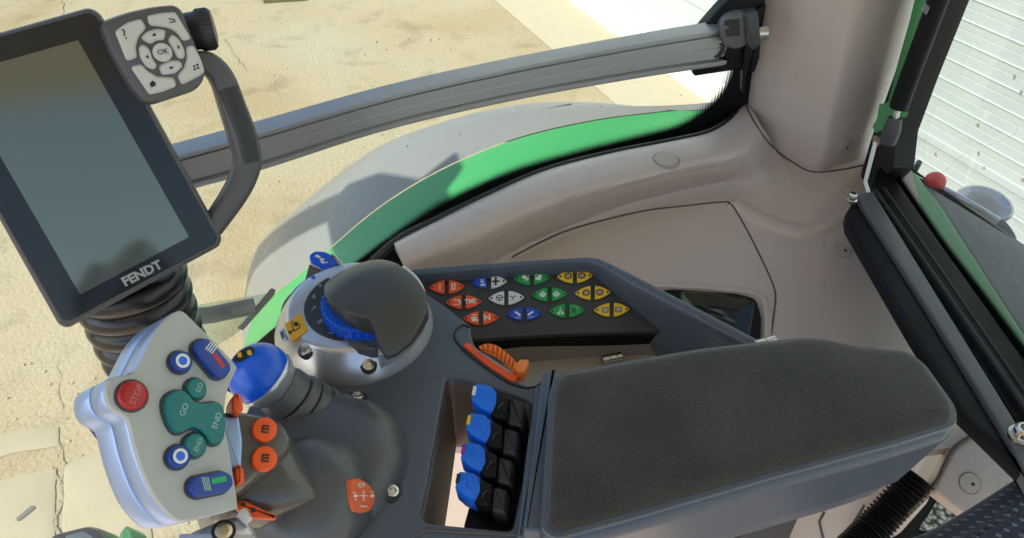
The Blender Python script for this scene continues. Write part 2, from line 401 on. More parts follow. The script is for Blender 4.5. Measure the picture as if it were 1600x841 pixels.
ROOF = (-.95, .95, .95)      # cab roof: front edge x, rear edge x, right edge y
SUN = (46, 18)                # elevation, azimuth
_e, _a = math.radians(SUN[0]), math.radians(SUN[1]); TOSUN = V((-math.cos(_a) * math.cos(_e), -math.sin(_a) * math.cos(_e), math.sin(_e)))
SKY, SUNE, EXPO = .09, 2.6, 1.6
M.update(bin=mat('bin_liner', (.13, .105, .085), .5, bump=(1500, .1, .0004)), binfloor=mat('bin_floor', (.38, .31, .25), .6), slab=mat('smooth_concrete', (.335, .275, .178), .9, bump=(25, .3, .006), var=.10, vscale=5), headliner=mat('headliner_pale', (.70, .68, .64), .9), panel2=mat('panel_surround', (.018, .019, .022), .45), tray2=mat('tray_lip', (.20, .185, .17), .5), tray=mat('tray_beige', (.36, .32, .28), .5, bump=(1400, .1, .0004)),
         dome_s=mat('housing_satin_grey', (.085, .090, .10), .30, bump=(1800, .06, .0003), rvar=.04), lab=mat('label_orange', (.78, .16, .06), .45), stem=mat('stem_brown_grey', (.085, .080, .078), .22, rvar=.05, coat=.3),
         grey_m=mat('terminal_grey', (.085, .085, .095), .42, bump=(1500, .08, .0004)), black_m=mat('grip_black', (.022, .022, .024), .42), gloss_r=mat('boot_black', (.014, .014, .015), .25))

# ================================================================== setting
g = mk('ground', [(-150, -60, 0), (150, -60, 0), (150, 200, 0), (-150, 200, 0)], [(0, 1, 2, 3)], M['ground']); g['kind'] = 'structure'
# wall base line on the ground
W0, W1 = at(885, 0, 0), at(1100, 158, 0)
wd = (W1 - W0); wd.z = 0; wd.normalize(); wn = V((wd.y, -wd.x, 0))
if wn.dot(CAM - W0) < 0: wn = -wn          # points to the tractor
def band(name, pts, z, mt, jag=0, n=60):
    """ribbon polygon on the ground from two edge polylines"""
    A, B = pts; A = cr([(*p, 0) for p in A], n); B = cr([(*p, 0) for p in B], n); vs, fs = [], []
    for a, b in zip(A, B):
        ja, jb = random.uniform(-jag, jag), random.uniform(-jag, jag)
        p, q = at(a.x, a.y, z), at(b.x, b.y, z); p.y += ja; q.y += jb; vs += [p, q]
    fs = [(2 * i, 2 * i + 1, 2 * i + 3, 2 * i + 2) for i in range(n - 1)]
    o = mk(name, vs, fs, mt); o['kind'] = 'structure'; return o
# concrete apron along the wall
a0, a1 = W0 - wd * 6, W0 + wd * 14
mk('apron', [a0 + wn * .72 + V((0, 0, .006)), a0 + V((0, 0, .006)), a1 + V((0, 0, .006)), a1 + wn * .72 + V((0, 0, .006))], [(0, 1, 2, 3)], M['kerb'])['kind'] = 'structure'
CR = {}
def crackline(pts, w, mt=None, z=.008, n=70, jag=.012):
    P = cr([(*p, 0) for p in pts], n); vs, fs = [], []; Q = [at(p.x, p.y, z) for p in P]
    ctl = [V((random.gauss(0, jag), random.uniform(.35, 1.6), 0)) for _ in range(max(5, n // 6))]; wob = cr(ctl, n)
    for i, p in enumerate(Q):
        t = (Q[min(i + 1, n - 1)] - Q[max(i - 1, 0)]).normalized(); s = V((-t.y, t.x, 0)); j = wob[i].x + random.gauss(0, jag * .12); ww = w * max(.15, wob[i].y)
        if i in (0, n - 1): ww = w * .1
        vs += [p + s * (j + ww), p + s * (j - ww)]
    fs = [(2 * i, 2 * i + 1, 2 * i + 3, 2 * i + 2) for i in range(n - 1)]
    q = CR.setdefault((mt or M['crack']).name, ([], [], mt or M['crack'])); k = len(q[0]); q[0].extend(vs); q[1].extend(tuple(i + k for i in f) for f in fs)
for pts, w in (([(92, 690), (90, 730), (94, 770), (90, 841)], .003), ([(92, 640), (93, 600), (90, 560)], .002), ([(350, 60), (365, 85), (385, 110)], .004), ([(97, 0), (99, 30)], .004)):
    crackline(pts, w)
def slab(pts):
    f_ = Fr(at(100, 700, .004), UPZ, V((1, 0, 0))); q = []
    P_ = pxpoly(f_, pts)
    for a, b2 in zip(P_, P_[1:] + P_[:1]):
        k = max(2, int((b2 - a).length / .05)); q += [a.lerp(b2, t / k) + V((random.gauss(0, .0025), random.gauss(0, .0025))) for t in range(k)]
    o = solid('concrete_slab', f_, q, [(0, -.01), (0, .001), (.014, .005)], M['slab']); o['kind'] = 'structure'
slab([(-60, 770), (30, 742), (88, 732), (86, 850), (-60, 900)]); slab([(100, 728), (150, 708), (230, 690), (240, 880), (98, 860)]); slab([(-60, 735), (20, 708), (90, 697), (92, 668), (30, 672), (-60, 700)])
crackline([(93, 695), (93, 740), (91, 800), (90, 850)], .003)
# tyre tread prints pressed up in the sand
for k in range(8):
    x, y = 212 + k * 11, 612 - k * 4.5
    crackline([(x, y), (x + 9, y - 9), (x + 12, y - 20)], .010, M['sand'], .010, 10, .003)
for nm, (vs, fs, mt) in CR.items(): mk('ground_' + ('cracks' if 'crack' in nm else 'sand'), vs, fs, mt)['kind'] = 'structure'
# pebbles and clods by the yard: ground cover
vs, fs = [], []
for i in range(150):
    x, y = random.choice([(random.uniform(0, 330), random.uniform(560, 841)), (random.uniform(300, 1000), random.uniform(0, 160))]); c = at(x, y, .004); r = random.uniform(.004, .012)
    k = len(vs); q = random.uniform(0, 6)
    for a in range(6): vs.append(c + V((math.cos(a * 1.047 + q) * r * random.uniform(.7, 1.2), math.sin(a * 1.047 + q) * r * random.uniform(.7, 1.2), 0)))
    vs.append(c + V((0, 0, r * .6))); fs += [(k + a, k + (a + 1) % 6, k + 6) for a in range(6)]
tag(mk('pebbles', vs, fs, M['sand']), 'scattered sandy clods and pebbles on the pale yard', 'pebbles', kind='stuff')
fr = Fr(at(55, 795, .01), UPZ)
tag(solid('steel_strip', fr, rnd(pxpoly(fr, [(24, 812), (50, 790), (56, 794), (30, 815)]), .01, 3), [(0, 0), (0, .004)], M['scrap']), 'small rusty steel strip lying on the concrete yard', 'scrap')
fr = Fr(at(430, -2, .02), UPZ)
tag(solid('timber_offcut', fr, pxpoly(fr, [(408, -8), (480, -8), (476, -1), (412, 3)]), [(0, -.02), (0, .03), (.01, .04)], M['olive']), 'dark olive timber offcut on the far yard', 'offcut')

# barn wall: plinth and pressed siding, both running along the base line
bw = thing('barn_wall', 'white barn wall with horizontal ribbed siding behind the tractor', 'wall', W0)
def wallprism(name, prof, mt):
    rings = []
    for e in (a0, a1): rings.append([e + wn * d + V((0, 0, h)) for d, h in prof])
    vs, fs = rings_mesh(rings); return mk(name, vs, fs, mt, bw, 20)
wallprism('plinth', [(0, -.1), (0, .22), (-.03, .235), (-.3, .235), (-.3, -.1)], M['plinth'])
prof = [(-.03, .24)]; h = .24; step = .113; kk_ = 0
while h < 7:
    lap = kk_ % 8 == 3
    prof += [(-.030, h + step * .46), (-.032, h + step * .48), (-.032, h + step * .50), (-.030, h + step * .52), (-.028, h + step * .90), (-.022, h + step * .93), (-.022, h + step * .955), (-.032, h + step)]
    if lap: prof += [(-.030, h + step + .004), (-.018, h + step + .008), (-.018, h + step + .05), (-.030, h + step + .055)]; h += .055
    h += step; kk_ += 1
prof += [(-.3, h), (-.3, .24)]
wallprism('siding', prof, M['siding'])
for (x, y) in ((1596, 143), (1598, 280), (1529, 238), (1538, 262), (1528, 194), (1462, 240), (1585, 118)):
    d = ray(x, y); p = CAM + d * ((W0 - wn * .016 - CAM).dot(wn) / d.dot(wn))
    lathe('siding_screw', Fr(p, wn), [(.006, 0), (.006, .006), (.003, .008)], M['crack'], bw, 10)

# ================================================================== fender
FX, FZ, FRR = .62, 1.12, 1.05
def cyl(x, y, R=FRR):
    d = ray(x, y); a = d.x ** 2 + d.z ** 2; ox, oz = CAM.x - FX, CAM.z - FZ; b = 2 * (ox * d.x + oz * d.z); c = ox * ox + oz * oz - R * R
    D = b * b - 4 * a * c
    if D < 0: return None
    t = (-b - math.sqrt(D)) / (2 * a); return CAM + d * t
def th(p): return math.atan2(p.z - FZ, -(p.x - FX))      # 0 = front horizon, pi/2 = top
def tab_of(pts): 
    r = [(th(q), q.y) for q in (cyl(*p) for p in pts) if q is not None]; r.sort(); return r
outer = tab_of([(318, 480), (345, 450), (400, 385), (450, 335), (500, 292), (590, 226), (690, 188), (770, 166), (850, 156), (950, 158), (1050, 172)])
greenb = tab_of([(330, 560), (400, 490), (460, 440), (520, 390), (600, 322), (700, 263), (800, 222), (900, 197), (1000, 182)])
fn = thing('rear_fender', 'grey plastic tractor fender with bright green inner edge outside the window', 'fender', (FX, 1.0, 1.0))
T0, T1 = .30, 2.07; NT = 90
def fpt(t, y, R=FRR):
    if t <= math.pi / 2: return V((FX - math.cos(t) * R, y, FZ + math.sin(t) * R))
    s = (t - math.pi / 2) * FRR; return V((FX + s, y, FZ + R - .08 * s * s))
ths = [T0 + (T1 - T0) * i / (NT - 1) for i in range(NT)]
def yo(t): return lerp_tab(outer, t) if t < outer[-1][0] else outer[-1][1] + (1.42 - outer[-1][1]) * min(1, (t - outer[-1][0]) / .3)
def yg(t): return lerp_tab(greenb, t)
def sm(f, t): return sum(f(t + k * .02) for k in (-2, -1, 0, 1, 2)) / 5
rows = []
for dy, dr in ((0, 0), (0, .0)): pass
grey_rows = [[fpt(t, sm(yg, t) + .004, FRR + .004) for t in ths], [fpt(t, sm(yg, t) * .6 + sm(yo, t) * .4, FRR + .012) for t in ths], [fpt(t, sm(yo, t) - .03, FRR + .006) for t in ths], [fpt(t, sm(yo, t), FRR - .006) for t in ths], [fpt(t, sm(yo, t) + .008, FRR - .05) for t in ths], [fpt(t, sm(yo, t) + .004, FRR - .11) for t in ths]]
vs, fs = rings_mesh(grey_rows, False, False, False); mk('grey_cover', vs, fs, M['fender'], fn)
gr_rows = [[fpt(t, min(.78, sm(yg, t) - .06), FRR - .05) for t in ths], [fpt(t, sm(yg, t) - .03, FRR - .004) for t in ths], [fpt(t, sm(yg, t) - .004, FRR + .006) for t in ths], [fpt(t, sm(yg, t) + .002, FRR + .002) for t in ths], [fpt(t, sm(yg, t) + .004, FRR - .02) for t in ths]]
vs, fs = rings_mesh(gr_rows, False, False, False); mk('green_edge', vs, fs, M['green'], fn)
# the flat rear of the cover, behind the cab, and the green body panel before it
zr = FZ + FRR - .02
f_ = Fr(at(1500, 400, zr), UPZ, V((1, 0, 0)))
gl = [(1405, 256), (1428, 276), (1450, 303), (1472, 333), (1500, 378), (1545, 448), (1590, 518), (1650, 612)]
solid('grey_cover_rear', f_, pxpoly(f_, gl + [(1760, 560), (1700, 440), (1600, 377), (1560, 350), (1530, 330), (1480, 300), (1440, 274), (1415, 261), (1400, 255)]), bev(-.10, 0, .012), M['fender'], fn)
solid('green_rear_panel', f_, pxpoly(f_, [(x + 1, y) for x, y in gl] + [(1600, 640), (1500, 520), (1400, 330), (1370, 270)]), bev(-.10, .012, .010), M['green'], fn)
# inner seam rib on the cover
tube('cover_seam', [fpt(t, sm(yg, t) + .085, FRR + .006) for t in ths[4:60]], .0035, M['darkgrey'], fn, 6)

# ================================================================== tractor cab
YT = [(-1.2, .60), (-.6, .63), (-.25, .68), (-.033, .745), (.118, .828), (.277, .905), (.439, .945), (.557, .966), (.70, .985), (1.2, 1.0)]
def Yw(x): return sum(lerp_tab(YT, x + k * .03) for k in (-2, -1, 0, 1, 2)) / 5
def onw(x, y, off=0):
    d = ray(x, y); lo, hi = .1, 4.
    for _ in range(50):
        t = (lo + hi) / 2; p = CAM + d * t
        if p.y > Yw(p.x) - off: hi = t
        else: lo = t
    return CAM + d * lo
cab = thing('tractor_cab', 'beige lined tractor cab corner with curved side window and rear window', 'tractor cab', (.4, .7, 1.75))
# side pane
nx = 40; xs = [-1.05 + (1.74) * i / (nx - 1) for i in range(nx)]
vs = []; fs = []
for z in (1.75, 3.36):
    for x in xs: vs.append(V((x, Yw(x), z)))
for z in (3.36, 1.75):
    for x in xs: vs.append(V((x, Yw(x) + .006, z)))
fs = [(r * nx + j, r * nx + j + 1, (r + 1) % 4 * nx + j + 1, (r + 1) % 4 * nx + j) for r in (0, 2) for j in range(nx - 1)]
mk('side_window_pane', vs, fs, M['glass'], cab)
vs, fs = [], []
for i in range(90):
    c = V((random.uniform(420, 1090), random.uniform(60, 330))); c = onw(c.x, c.y, .0012); r = random.uniform(.0003, .0010); k = len(vs)
    vs += [c + V((math.cos(a * 1.257) * r, 0, math.sin(a * 1.257) * r * 1.4)) for a in range(5)]; fs.append(tuple(range(k, k + 5)))
mk('dust_specks', vs, fs, M['inkg'], cab)['kind'] = 'stuff'
# black border printed on the pane, with a dotted edge
up_ = [(330, 600), (420, 520), (520, 440), (600, 380), (650, 346), (700, 316), (800, 271), (900, 241), (1000, 216), (1060, 200), (1100, 176), (1130, 146), (1146, 112), (1152, 60), (1160, 0), (1168, -60)]
lo_ = [(420, 640), (500, 560), (560, 490), (610, 430), (670, 392), (720, 362), (800, 318), (900, 280), (1000, 258), (1080, 245), (1150, 235), (1200, 210), (1215, 160), (1220, 90), (1225, 0), (1230, -60)]
dt_ = [(328, 598), (418, 518), (518, 438), (590, 370), (638, 333), (690, 302), (792, 257), (894, 226), (996, 200), (1052, 182), (1084, 160), (1110, 132), (1126, 104), (1138, 60), (1148, 0), (1156, -60)]
U = cr([(*p, 0) for p in up_], 90); Lo = cr([(*p, 0) for p in lo_], 90); Dt = []
for i, p in enumerate(U):
    t = (U[min(i + 1, 89)] - U[max(i - 1, 0)]).normalized(); Dt.append(p + V((t.y, -t.x, 0)) * (2 + 15 * min(1, max(0, (p.x - 480) / 200))))
rr = [[onw(p.x, p.y, .003) for p in U], [onw(p.x, p.y, .003) for p in Lo]]
vs, fs = rings_mesh(rr, False, False, False); mk('window_seal', vs, fs, M['black'], cab)
vs = [onw(p.x, p.y, .003) for p in U] + [onw(p.x, p.y, .003) for p in Dt]
fs = [(j, j + 1, 90 + j + 1, 90 + j) for j in range(89)]
mk('dotted_border', vs, fs, M['frit'], cab, uv=[(j / 89, 0) for j in range(90)] + [(j / 89, 1) for j in range(90)])
# rubber bead where the ledge meets the window
tube('rubber_bead', [at(x, y, 2.418) + V((0, .006, .0)) for x, y in [(q.x, q.y) for q in cr([(545, 452, 0), (617, 384, 0), (680, 350, 0), (760, 311, 0), (850, 272, 0), (950, 245, 0), (1050, 225, 0), (1110, 212, 0), (1145, 190, 0), (1162, 160, 0)], 60)]], .006, M['rubber'], cab, 8)

def shelf_z(x, y): return 2.352 - .26 * (.86 - y)
SN = V((0, -.26, 1)).normalized(); SP = V((0, .86, 2.352))
def shp(x, y, h=0): p = onp(x, y, SP, SN); return p + SN * h
A_ = [(616, 381), (680, 349), (760, 309), (850, 269), (950, 242), (1050, 222), (1110, 208), (1145, 186), (1163, 160)]
rA0 = [at(x, y, 2.405) + V((0, .012, 0)) for x, y in A_]
rA = [at(x, y, 2.424) for x, y in A_]
rA2 = [at(x, y, 2.428) for x, y in [(622, 392), (690, 358), (768, 322), (856, 284), (954, 256), (1054, 236), (1116, 221), (1153, 200), (1175, 172)]]
rB = [at(x, y, 2.424) for x, y in [(632, 412), (715, 372), (800, 333), (880, 305), (965, 282), (1062, 260), (1126, 246), (1166, 228), (1190, 198)]]
rB2 = [at(x, y, 2.408) for x, y in [(640, 428), (728, 388), (815, 347), (893, 318), (975, 294), (1070, 271), (1133, 258), (1176, 242), (1200, 212)]]
rC = [at(x, y, 2.378) for x, y in [(655, 446), (742, 404), (828, 362), (905, 332), (985, 306), (1080, 283), (1140, 272), (1186, 262), (1212, 235)]]
rC2 = [shp(x, y, .006) for x, y in [(675, 466), (758, 420), (843, 375), (920, 345), (1000, 318), (1092, 295), (1152, 288), (1200, 290), (1226, 262)]]
rD = [shp(x, y, -.002) for x, y in [(700, 486), (778, 436), (862, 390), (938, 358), (1018, 332), (1108, 309), (1166, 305), (1212, 318), (1240, 290)]]
ledge = sheet('window_ledge', [rA0, rA, rA2, rB, rB2, rC, rC2, rD], 80, 40, M['beige'], cab, thick=(0, .004, -.012))
# end face of the ledge at the front
shf = [[shp(560, 470), shp(800, 300), shp(1000, 240), shp(1250, 230), shp(1420, 250)], [shp(560, 560), shp(800, 480), shp(1000, 440), shp(1270, 420), shp(1500, 560)], [shp(560, 700), shp(800, 700), shp(1000, 720), shp(1300, 720), shp(1560, 690)]]
shelf = sheet('side_shelf', shf, 40, 20, M['beige'], cab, thick=(0, 0, -.012), smooth_v=False)
# pillar
def pil(rows, ys): return [[aty(x, y, yy) for x, yy in zip(r[1:], ys)] for r in rows for y in [r[0]]]
yp = [.985, .955, .915, .875, .868, .872, .885, .93]
prow = [(-60, 1192, 1210, 1255, 1328, 1352, 1395, 1438, 1452), (80, 1172, 1192, 1236, 1308, 1330, 1366, 1404, 1418), (170, 1161, 1180, 1220, 1288, 1308, 1342, 1376, 1392), (225, 1158, 1175, 1208, 1277, 1296, 1327, 1358, 1376), (262, 1156, 1170, 1200, 1267, 1287, 1318, 1348, 1366), (310, 1150, 1165, 1195, 1258, 1280, 1310, 1336, 1352), (345, 1140, 1156, 1186, 1250, 1276, 1306, 1328, 1346)]
R = pil(prow, yp)
for r in (R[-1],):
    for p in r: p.y -= .012
R2 = [r for r in R]
pillar = sheet('pillar_trim', R2, 60, 50, M['beige'], cab, thick=(.004, .014, 0))
# flared foot of the pillar sinking into the shelf
ft0 = R[3]; foot = [[p.copy() + V((0, -.002, 0)) for p in R[4]], [aty(x, y, yy) for x, y, yy in zip((1162, 1176, 1200, 1257, 1280, 1308, 1336, 1350), (285, 292, 302, 318, 316, 306, 296, 290), (.93, .915, .885, .852, .85, .853, .865, .91))],
        [shp(x, y, .004) for x, y in zip((1150, 1166, 1192, 1250, 1276, 1306, 1334, 1352), (312, 322, 338, 356, 352, 338, 322, 306))],
        [shp(x, y, -.003) for x, y in zip((1130, 1150, 1182, 1248, 1284, 1320, 1352, 1370), (325, 338, 356, 378, 374, 358, 338, 312))]]
pfoot = sheet('pillar_foot', foot, 60, 30, M['beige'], cab)
bv_all = bvh_of(ledge, shelf, pillar, pfoot)
seam('trim_gap', bv_all, [(1163, 160), (1178, 190), (1200, 222), (1230, 248), (1266, 268), (1310, 266), (1350, 258)], 40, .0016, M['seam'], cab)
seam('panel_gap', bv_all, [(800, 402), (850, 376), (900, 356), (1000, 331), (1080, 321), (1128, 316), (1143, 320), (1165, 356), (1190, 405), (1207, 443), (1212, 465), (1208, 500), (1203, 535)], 80, .0014, M['seam'], cab)
def disc_on(x, y, r, name='cover_plug', hole=True, bv=None):
    p, n = hit(bv or bv_all, x, y)
    if p is None: return
    f_ = Fr(p, n); o = lathe(name, f_, [(r * 1.12, -.002), (r * 1.12, .0003), (r * 1.04, .0004), (r * 1.03, -.001), (r, -.001), (r * .96, .0016), (r * .5, .0022), (.0001, .0024)], M['plug'], cab, 36)
    rim = lathe('plug_rim', f_, [(r * 1.045, -.002), (r * 1.045, .0005), (r * 1.015, .0005), (r * 1.015, -.002)], M['seam'], o, 36)
    if hole: lathe('plug_hole', Fr(f_.P((r * .2, -r * .1), .0016), n), [(.0022, 0), (.0022, .001), (.0001, .001)], M['inkb'], o, 12)
disc_on(1041, 250, .018, hole=False); disc_on(1321, 229, .0125); disc_on(1317, 392, .0125)
# dark cut-out with a storage pocket, behind the armrest
fr = Fr(shp(1100, 490, .004), SN, V((1, 0, 0)))
solid('pocket_surround', fr, pxpoly(fr, [(985, 448), (1020, 440), (1100, 444), (1180, 452), (1200, 464), (1206, 500), (1204, 545), (1000, 545)], .012), [(0, -.01), (0, 0), (.004, .003), (.010, .003), (.014, -.002)], M['beige'], cab)
solid('pocket_opening', fr, pxpoly(fr, [(1020, 458), (1050, 455), (1150, 462), (1180, 470), (1188, 500), (1184, 560), (1020, 560)], .010), [(0, -.01), (0, .0045)], M['black'], cab)
solid('storage_pocket', fr, pxpoly(fr, [(1058, 462), (1100, 463), (1165, 473), (1176, 480), (1166, 540), (1058, 540)], .008), [(0, 0), (0, .010), (.003, .013), (.006, .012), (.02, .006)], M['gloss'], cab)

# lower trim to the rear of the armrest
lt = Fr(at(1470, 745, 2.225), V((-.15, -.55, .82)), V((1, 0, 0)))
lowtrim = solid('rear_lower_trim', lt, pxpoly(lt, [(1462, 752), (1490, 700), (1536, 668), (1640, 730), (1640, 820), (1530, 822), (1490, 794), (1460, 770)], .01), bev(-.02, 0, .006), M['beige'], cab)
tube('lower_trim_gap', [lt.P(lt.px(x, y), .0005) for x, y in [(q.x, q.y) for q in cr([(1420, 800, 0), (1462, 752, 0), (1474, 728, 0), (1490, 700, 0), (1512, 684, 0), (1536, 670, 0)], 30)]], .0022, M['seam'], cab, 6)
disc_on(1515, 755, .0125, bv=bvh_of(lowtrim))
lp = Fr(at(1300, 800, 2.02), V((.05, -.75, .66)), V((1, 0, 0)))
solid('lower_side_panel', lp, pxpoly(lp, [(1180, 780), (1330, 740), (1450, 712), (1410, 790), (1380, 900), (1180, 900)]), bev(-.02, 0, .004), M['beige_low'], cab)
for q in ([(1288, 800), (1280, 815), (1286, 841)], [(1350, 790), (1335, 815), (1320, 845)], [(1225, 835), (1236, 845)]): tube('lower_panel_gap', [lp.P(lp.px(*p), .0006) for p in q], .002, M['seam'], cab, 6)
lq = Fr(at(1415, 800, 2.05), V((-.3, -.6, .74)), V((1, 0, 0)))
solid('seat_post_trim', lq, pxpoly(lq, [(1425, 768), (1460, 755), (1455, 785), (1408, 838), (1380, 850), (1366, 842)], .008), bev(-.05, 0, .012), M['beige_low'], cab)
lg = Fr(at(1450, 810, 2.02), UPZ, V((1, 0, 0)))
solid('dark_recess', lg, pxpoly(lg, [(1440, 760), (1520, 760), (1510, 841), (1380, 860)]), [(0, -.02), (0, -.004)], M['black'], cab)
solid('speckled_mat', lg, pxpoly(lg, [(1470, 772), (1506, 800), (1452, 830), (1436, 824), (1450, 806)], .004), [(0, -.004), (0, .004)], M['gravel'], cab)

# rear window: bar, seals, frame, pane
z0 = 2.405; fb = Fr(at(1350, 310, z0), UPZ, V((0, -1, 0)))
solid('rear_cross_bar', fb, pxpoly(fb, [(1338, 306), (1345, 301), (1364, 299), (1490, 503), (1606, 690), (1645, 755), (1615, 755), (1580, 690), (1464, 503)]), bev(-.020, 0, .002), M['grey'], cab)
solid('cross_bar_side', fb, pxpoly(fb, [(1324, 326), (1337, 304), (1464, 502), (1580, 690), (1620, 760), (1606, 735), (1506, 640), (1420, 502), (1326, 344)]), bev(-.022, -.006, .006), M['black'], cab)
solid('rear_frame', fb, pxpoly(fb, [(1362, 298), (1372, 255), (1392, 240), (1400, 262), (1480, 375), (1600, 536), (1660, 610), (1660, 735), (1640, 712)]), bev(-.05, -.012, .004), M['black'], cab)
for o_, r_ in ((0, .0035), (15, .0022)):
    tube('window_gasket', [fb.P(fb.px(x, y), .0 - .006) for x, y in ((1368 + o_, 292 - o_ * .2), (1480 + o_, 452 - o_ * .2), (1640 + o_, 682 - o_ * .2))], r_, M['rubber'], cab, 10)
for x, y, rr_, t in ((1330, 313, .006, 'steel'), (1597, 682, .010, 'steel')):
    f_ = Fr(at(x, y, z0 + .001), UPZ); b_ = lathe('cap_bolt', f_, [(rr_ * 1.3, -.002), (rr_ * 1.3, .002), (rr_, .003), (rr_, .010), (rr_ * .8, .012), (rr_ * .6, .012), (rr_ * .55, .006), (.0005, .006)], M[t], cab, 24)
# rear pane stands on the frame, a plane square to the tractor
RP0, RP1 = at(1400, 262, z0 - .012), at(1600, 540, z0 - .012); RDIR = (RP1 - RP0).normalized(); RN = V((RDIR.y, -RDIR.x, 0)).normalized()
if RN.dot(CAM - RP0) < 0: RN = -RN
def onr(x, y, o=0): return onp(x, y, RP0 + RN * o, RN)
def rear(pts): return [onr(x, y) for x, y in pts]
pn = [RP0 - RDIR * .12 + UPZ * q for q in (-.2, 1.0)]; pn = [pn[0], RP0 + RDIR * 1.3 - UPZ * .2, RP0 + RDIR * 1.3 + UPZ * 1.0, pn[1]]
mk('rear_window_pane', [V(p) for p in pn] + [V(p) - RN * .006 for p in pn], [(0, 1, 2, 3), (7, 6, 5, 4)], M['glass'], cab)
e_in = [(1512, -60), (1492, 0), (1462, 72), (1434, 148), (1414, 205), (1400, 250), (1399, 262), (1408, 278), (1440, 325), (1480, 382), (1540, 460), (1600, 540), (1660, 620)]
e_out = [(1470, -60), (1452, 0), (1420, 90), (1395, 150), (1375, 205), (1362, 245), (1352, 268), (1366, 300), (1410, 365), (1450, 425), (1510, 505), (1570, 590), (1640, 690)]
e_dot = [(1520, -60), (1500, 0), (1472, 72), (1446, 148), (1428, 205), (1414, 246), (1412, 258), (1424, 280), (1454, 325), (1492, 380), (1552, 456), (1612, 534), (1672, 612)]
off = RN * .003; n_ = 60
eI, eO, eD = ([p + off for p in rear([(q.x, q.y) for q in cr([(*p, 0) for p in e], n_)])] for e in (e_in, e_out, e_dot))
vs, fs = rings_mesh([eI, eO], False, False, False); mk('rear_window_border', vs, fs, M['black'], cab)
mk('rear_dotted_border', eI + eD, [(j, j + 1, n_ + j + 1, n_ + j) for j in range(n_ - 1)], M['frit'], cab, uv=[(j / n_, 0) for j in range(n_)] + [(j / n_, 1) for j in range(n_)])
# rear corner post of the cab: black post with a green flash of body paint
xq = .012
def slab_x(name, pts, x, t, mt, par): 
    a = [onr(px_, py_, x) for px_, py_ in pts]; vs, fs = rings_mesh([a, [p - RN * t for p in a]]); return mk(name, vs, fs, mt, par)
slab_x('corner_post', [(1440, -60), (1500, -60), (1478, 0), (1432, 120), (1402, 205), (1396, 262), (1350, 310), (1340, 290), (1362, 215), (1400, 110), (1430, 0)], xq + .01, .03, M['rubber'], cab)
slab_x('green_body_strip', [(1444, -60), (1454, -60), (1439, 0), (1421, 71), (1401, 143), (1394, 168), (1385, 166), (1392, 143), (1412, 71), (1429, 0)], xq + .03, .012, M['green'], cab)
cl = slab_x('green_bracket', [(1374, 163), (1386, 160), (1399, 175), (1396, 183), (1386, 186), (1380, 202), (1368, 208), (1363, 198), (1370, 186)], xq + .05, .018, M['green'], cab)
slab_x('bracket_clip', [(1364, 212), (1372, 214), (1379, 220), (1372, 229), (1363, 227)], xq + .055, .012, M['brass'], cab)
tube('white_rod', [onr(1368, 222, xq + .06), onr(1362, 245, xq + .06), onr(1352, 284, xq + .06), onr(1358, 304, xq + .06)], .0028, M['white'], cab, 8)
# ceiling and front post close the cab overhead
mk('cab_floor', *rings_mesh([[V(q) for q in ((-1.0, -1, 1.70), (.9, -1, 1.70), (.9, .62, 1.70), (-1.0, .55, 1.70))], [V(q) for q in ((-1.0, -1, 1.74), (.9, -1, 1.74), (.9, .62, 1.74), (-1.0, .55, 1.74))]]), M['beige_low'], cab)
def prism(name, pts, z1, z2, mt, par):
    vs, fs = rings_mesh([[V((x, y, z1)) for x, y in pts], [V((x, y, z2)) for x, y in pts]]); return mk(name, vs, fs, mt, par)
prism('roof', [(-1.05, -1), (.95, -1), (.95, 1.02), (.05, 1.02), (-.05, .70), (-1.05, .70)], 3.385, 3.6, M['headliner'], cab)  # unseen; edge stepped in to sun the fender, underside pale to bounce light
prism('roof_shade_pod', [(-1.38, .60), (-1.38, 1.17), (-1.25, 1.13), (-1.13, 1.03), (-1.0, 1.07), (-1.0, 1.01), (-1.07, .96), (-1.06, .60)], 3.33, 3.45, M['darkgrey'], cab)  # unseen pod added, its outline cut to cast the fender shadow

sm_ = thing('shade_mirror', 'unseen black mirror on a long arm, added to shade the fender', 'added mirror', (-2.03, 1.32, 2.7))  # added out of view so its arm shades the fender's outer edge
mfr = Fr(V((-2.03, 1.32, 2.95)), V((.8, -.6, 0)), UPZ)
mq = lambda w, h: [V((-h, -w)), V((h, -w)), V((h, w)), V((-h, w))]
solid('mirror_head', mfr, rnd(mq(.13, .22), .05, 6), [(.03, -.06), (.004, -.04), (0, -.01), (0, .012)], M['black'], sm_)
solid('mirror_glass', mfr, rnd(mq(.115, .205), .04, 6), [(0, .0), (0, .0125)], M['steel'], sm_)
tube('shade_arm', [V((-2.03, 1.32, 3.1)), V((-2.01, 1.32, 3.33)), V((-1.93, 1.30, 3.38)), V((-1.4, 1.14, 3.38)), V((-1.25, 1.08, 3.38))], .045, M['black'], sm_, 12)
tube('front_post', [V((-1.02, .66, 1.7)), V((-.98, .66, 2.5)), V((-.90, .64, 3.38))], .055, M['darkgrey'], cab, 16)
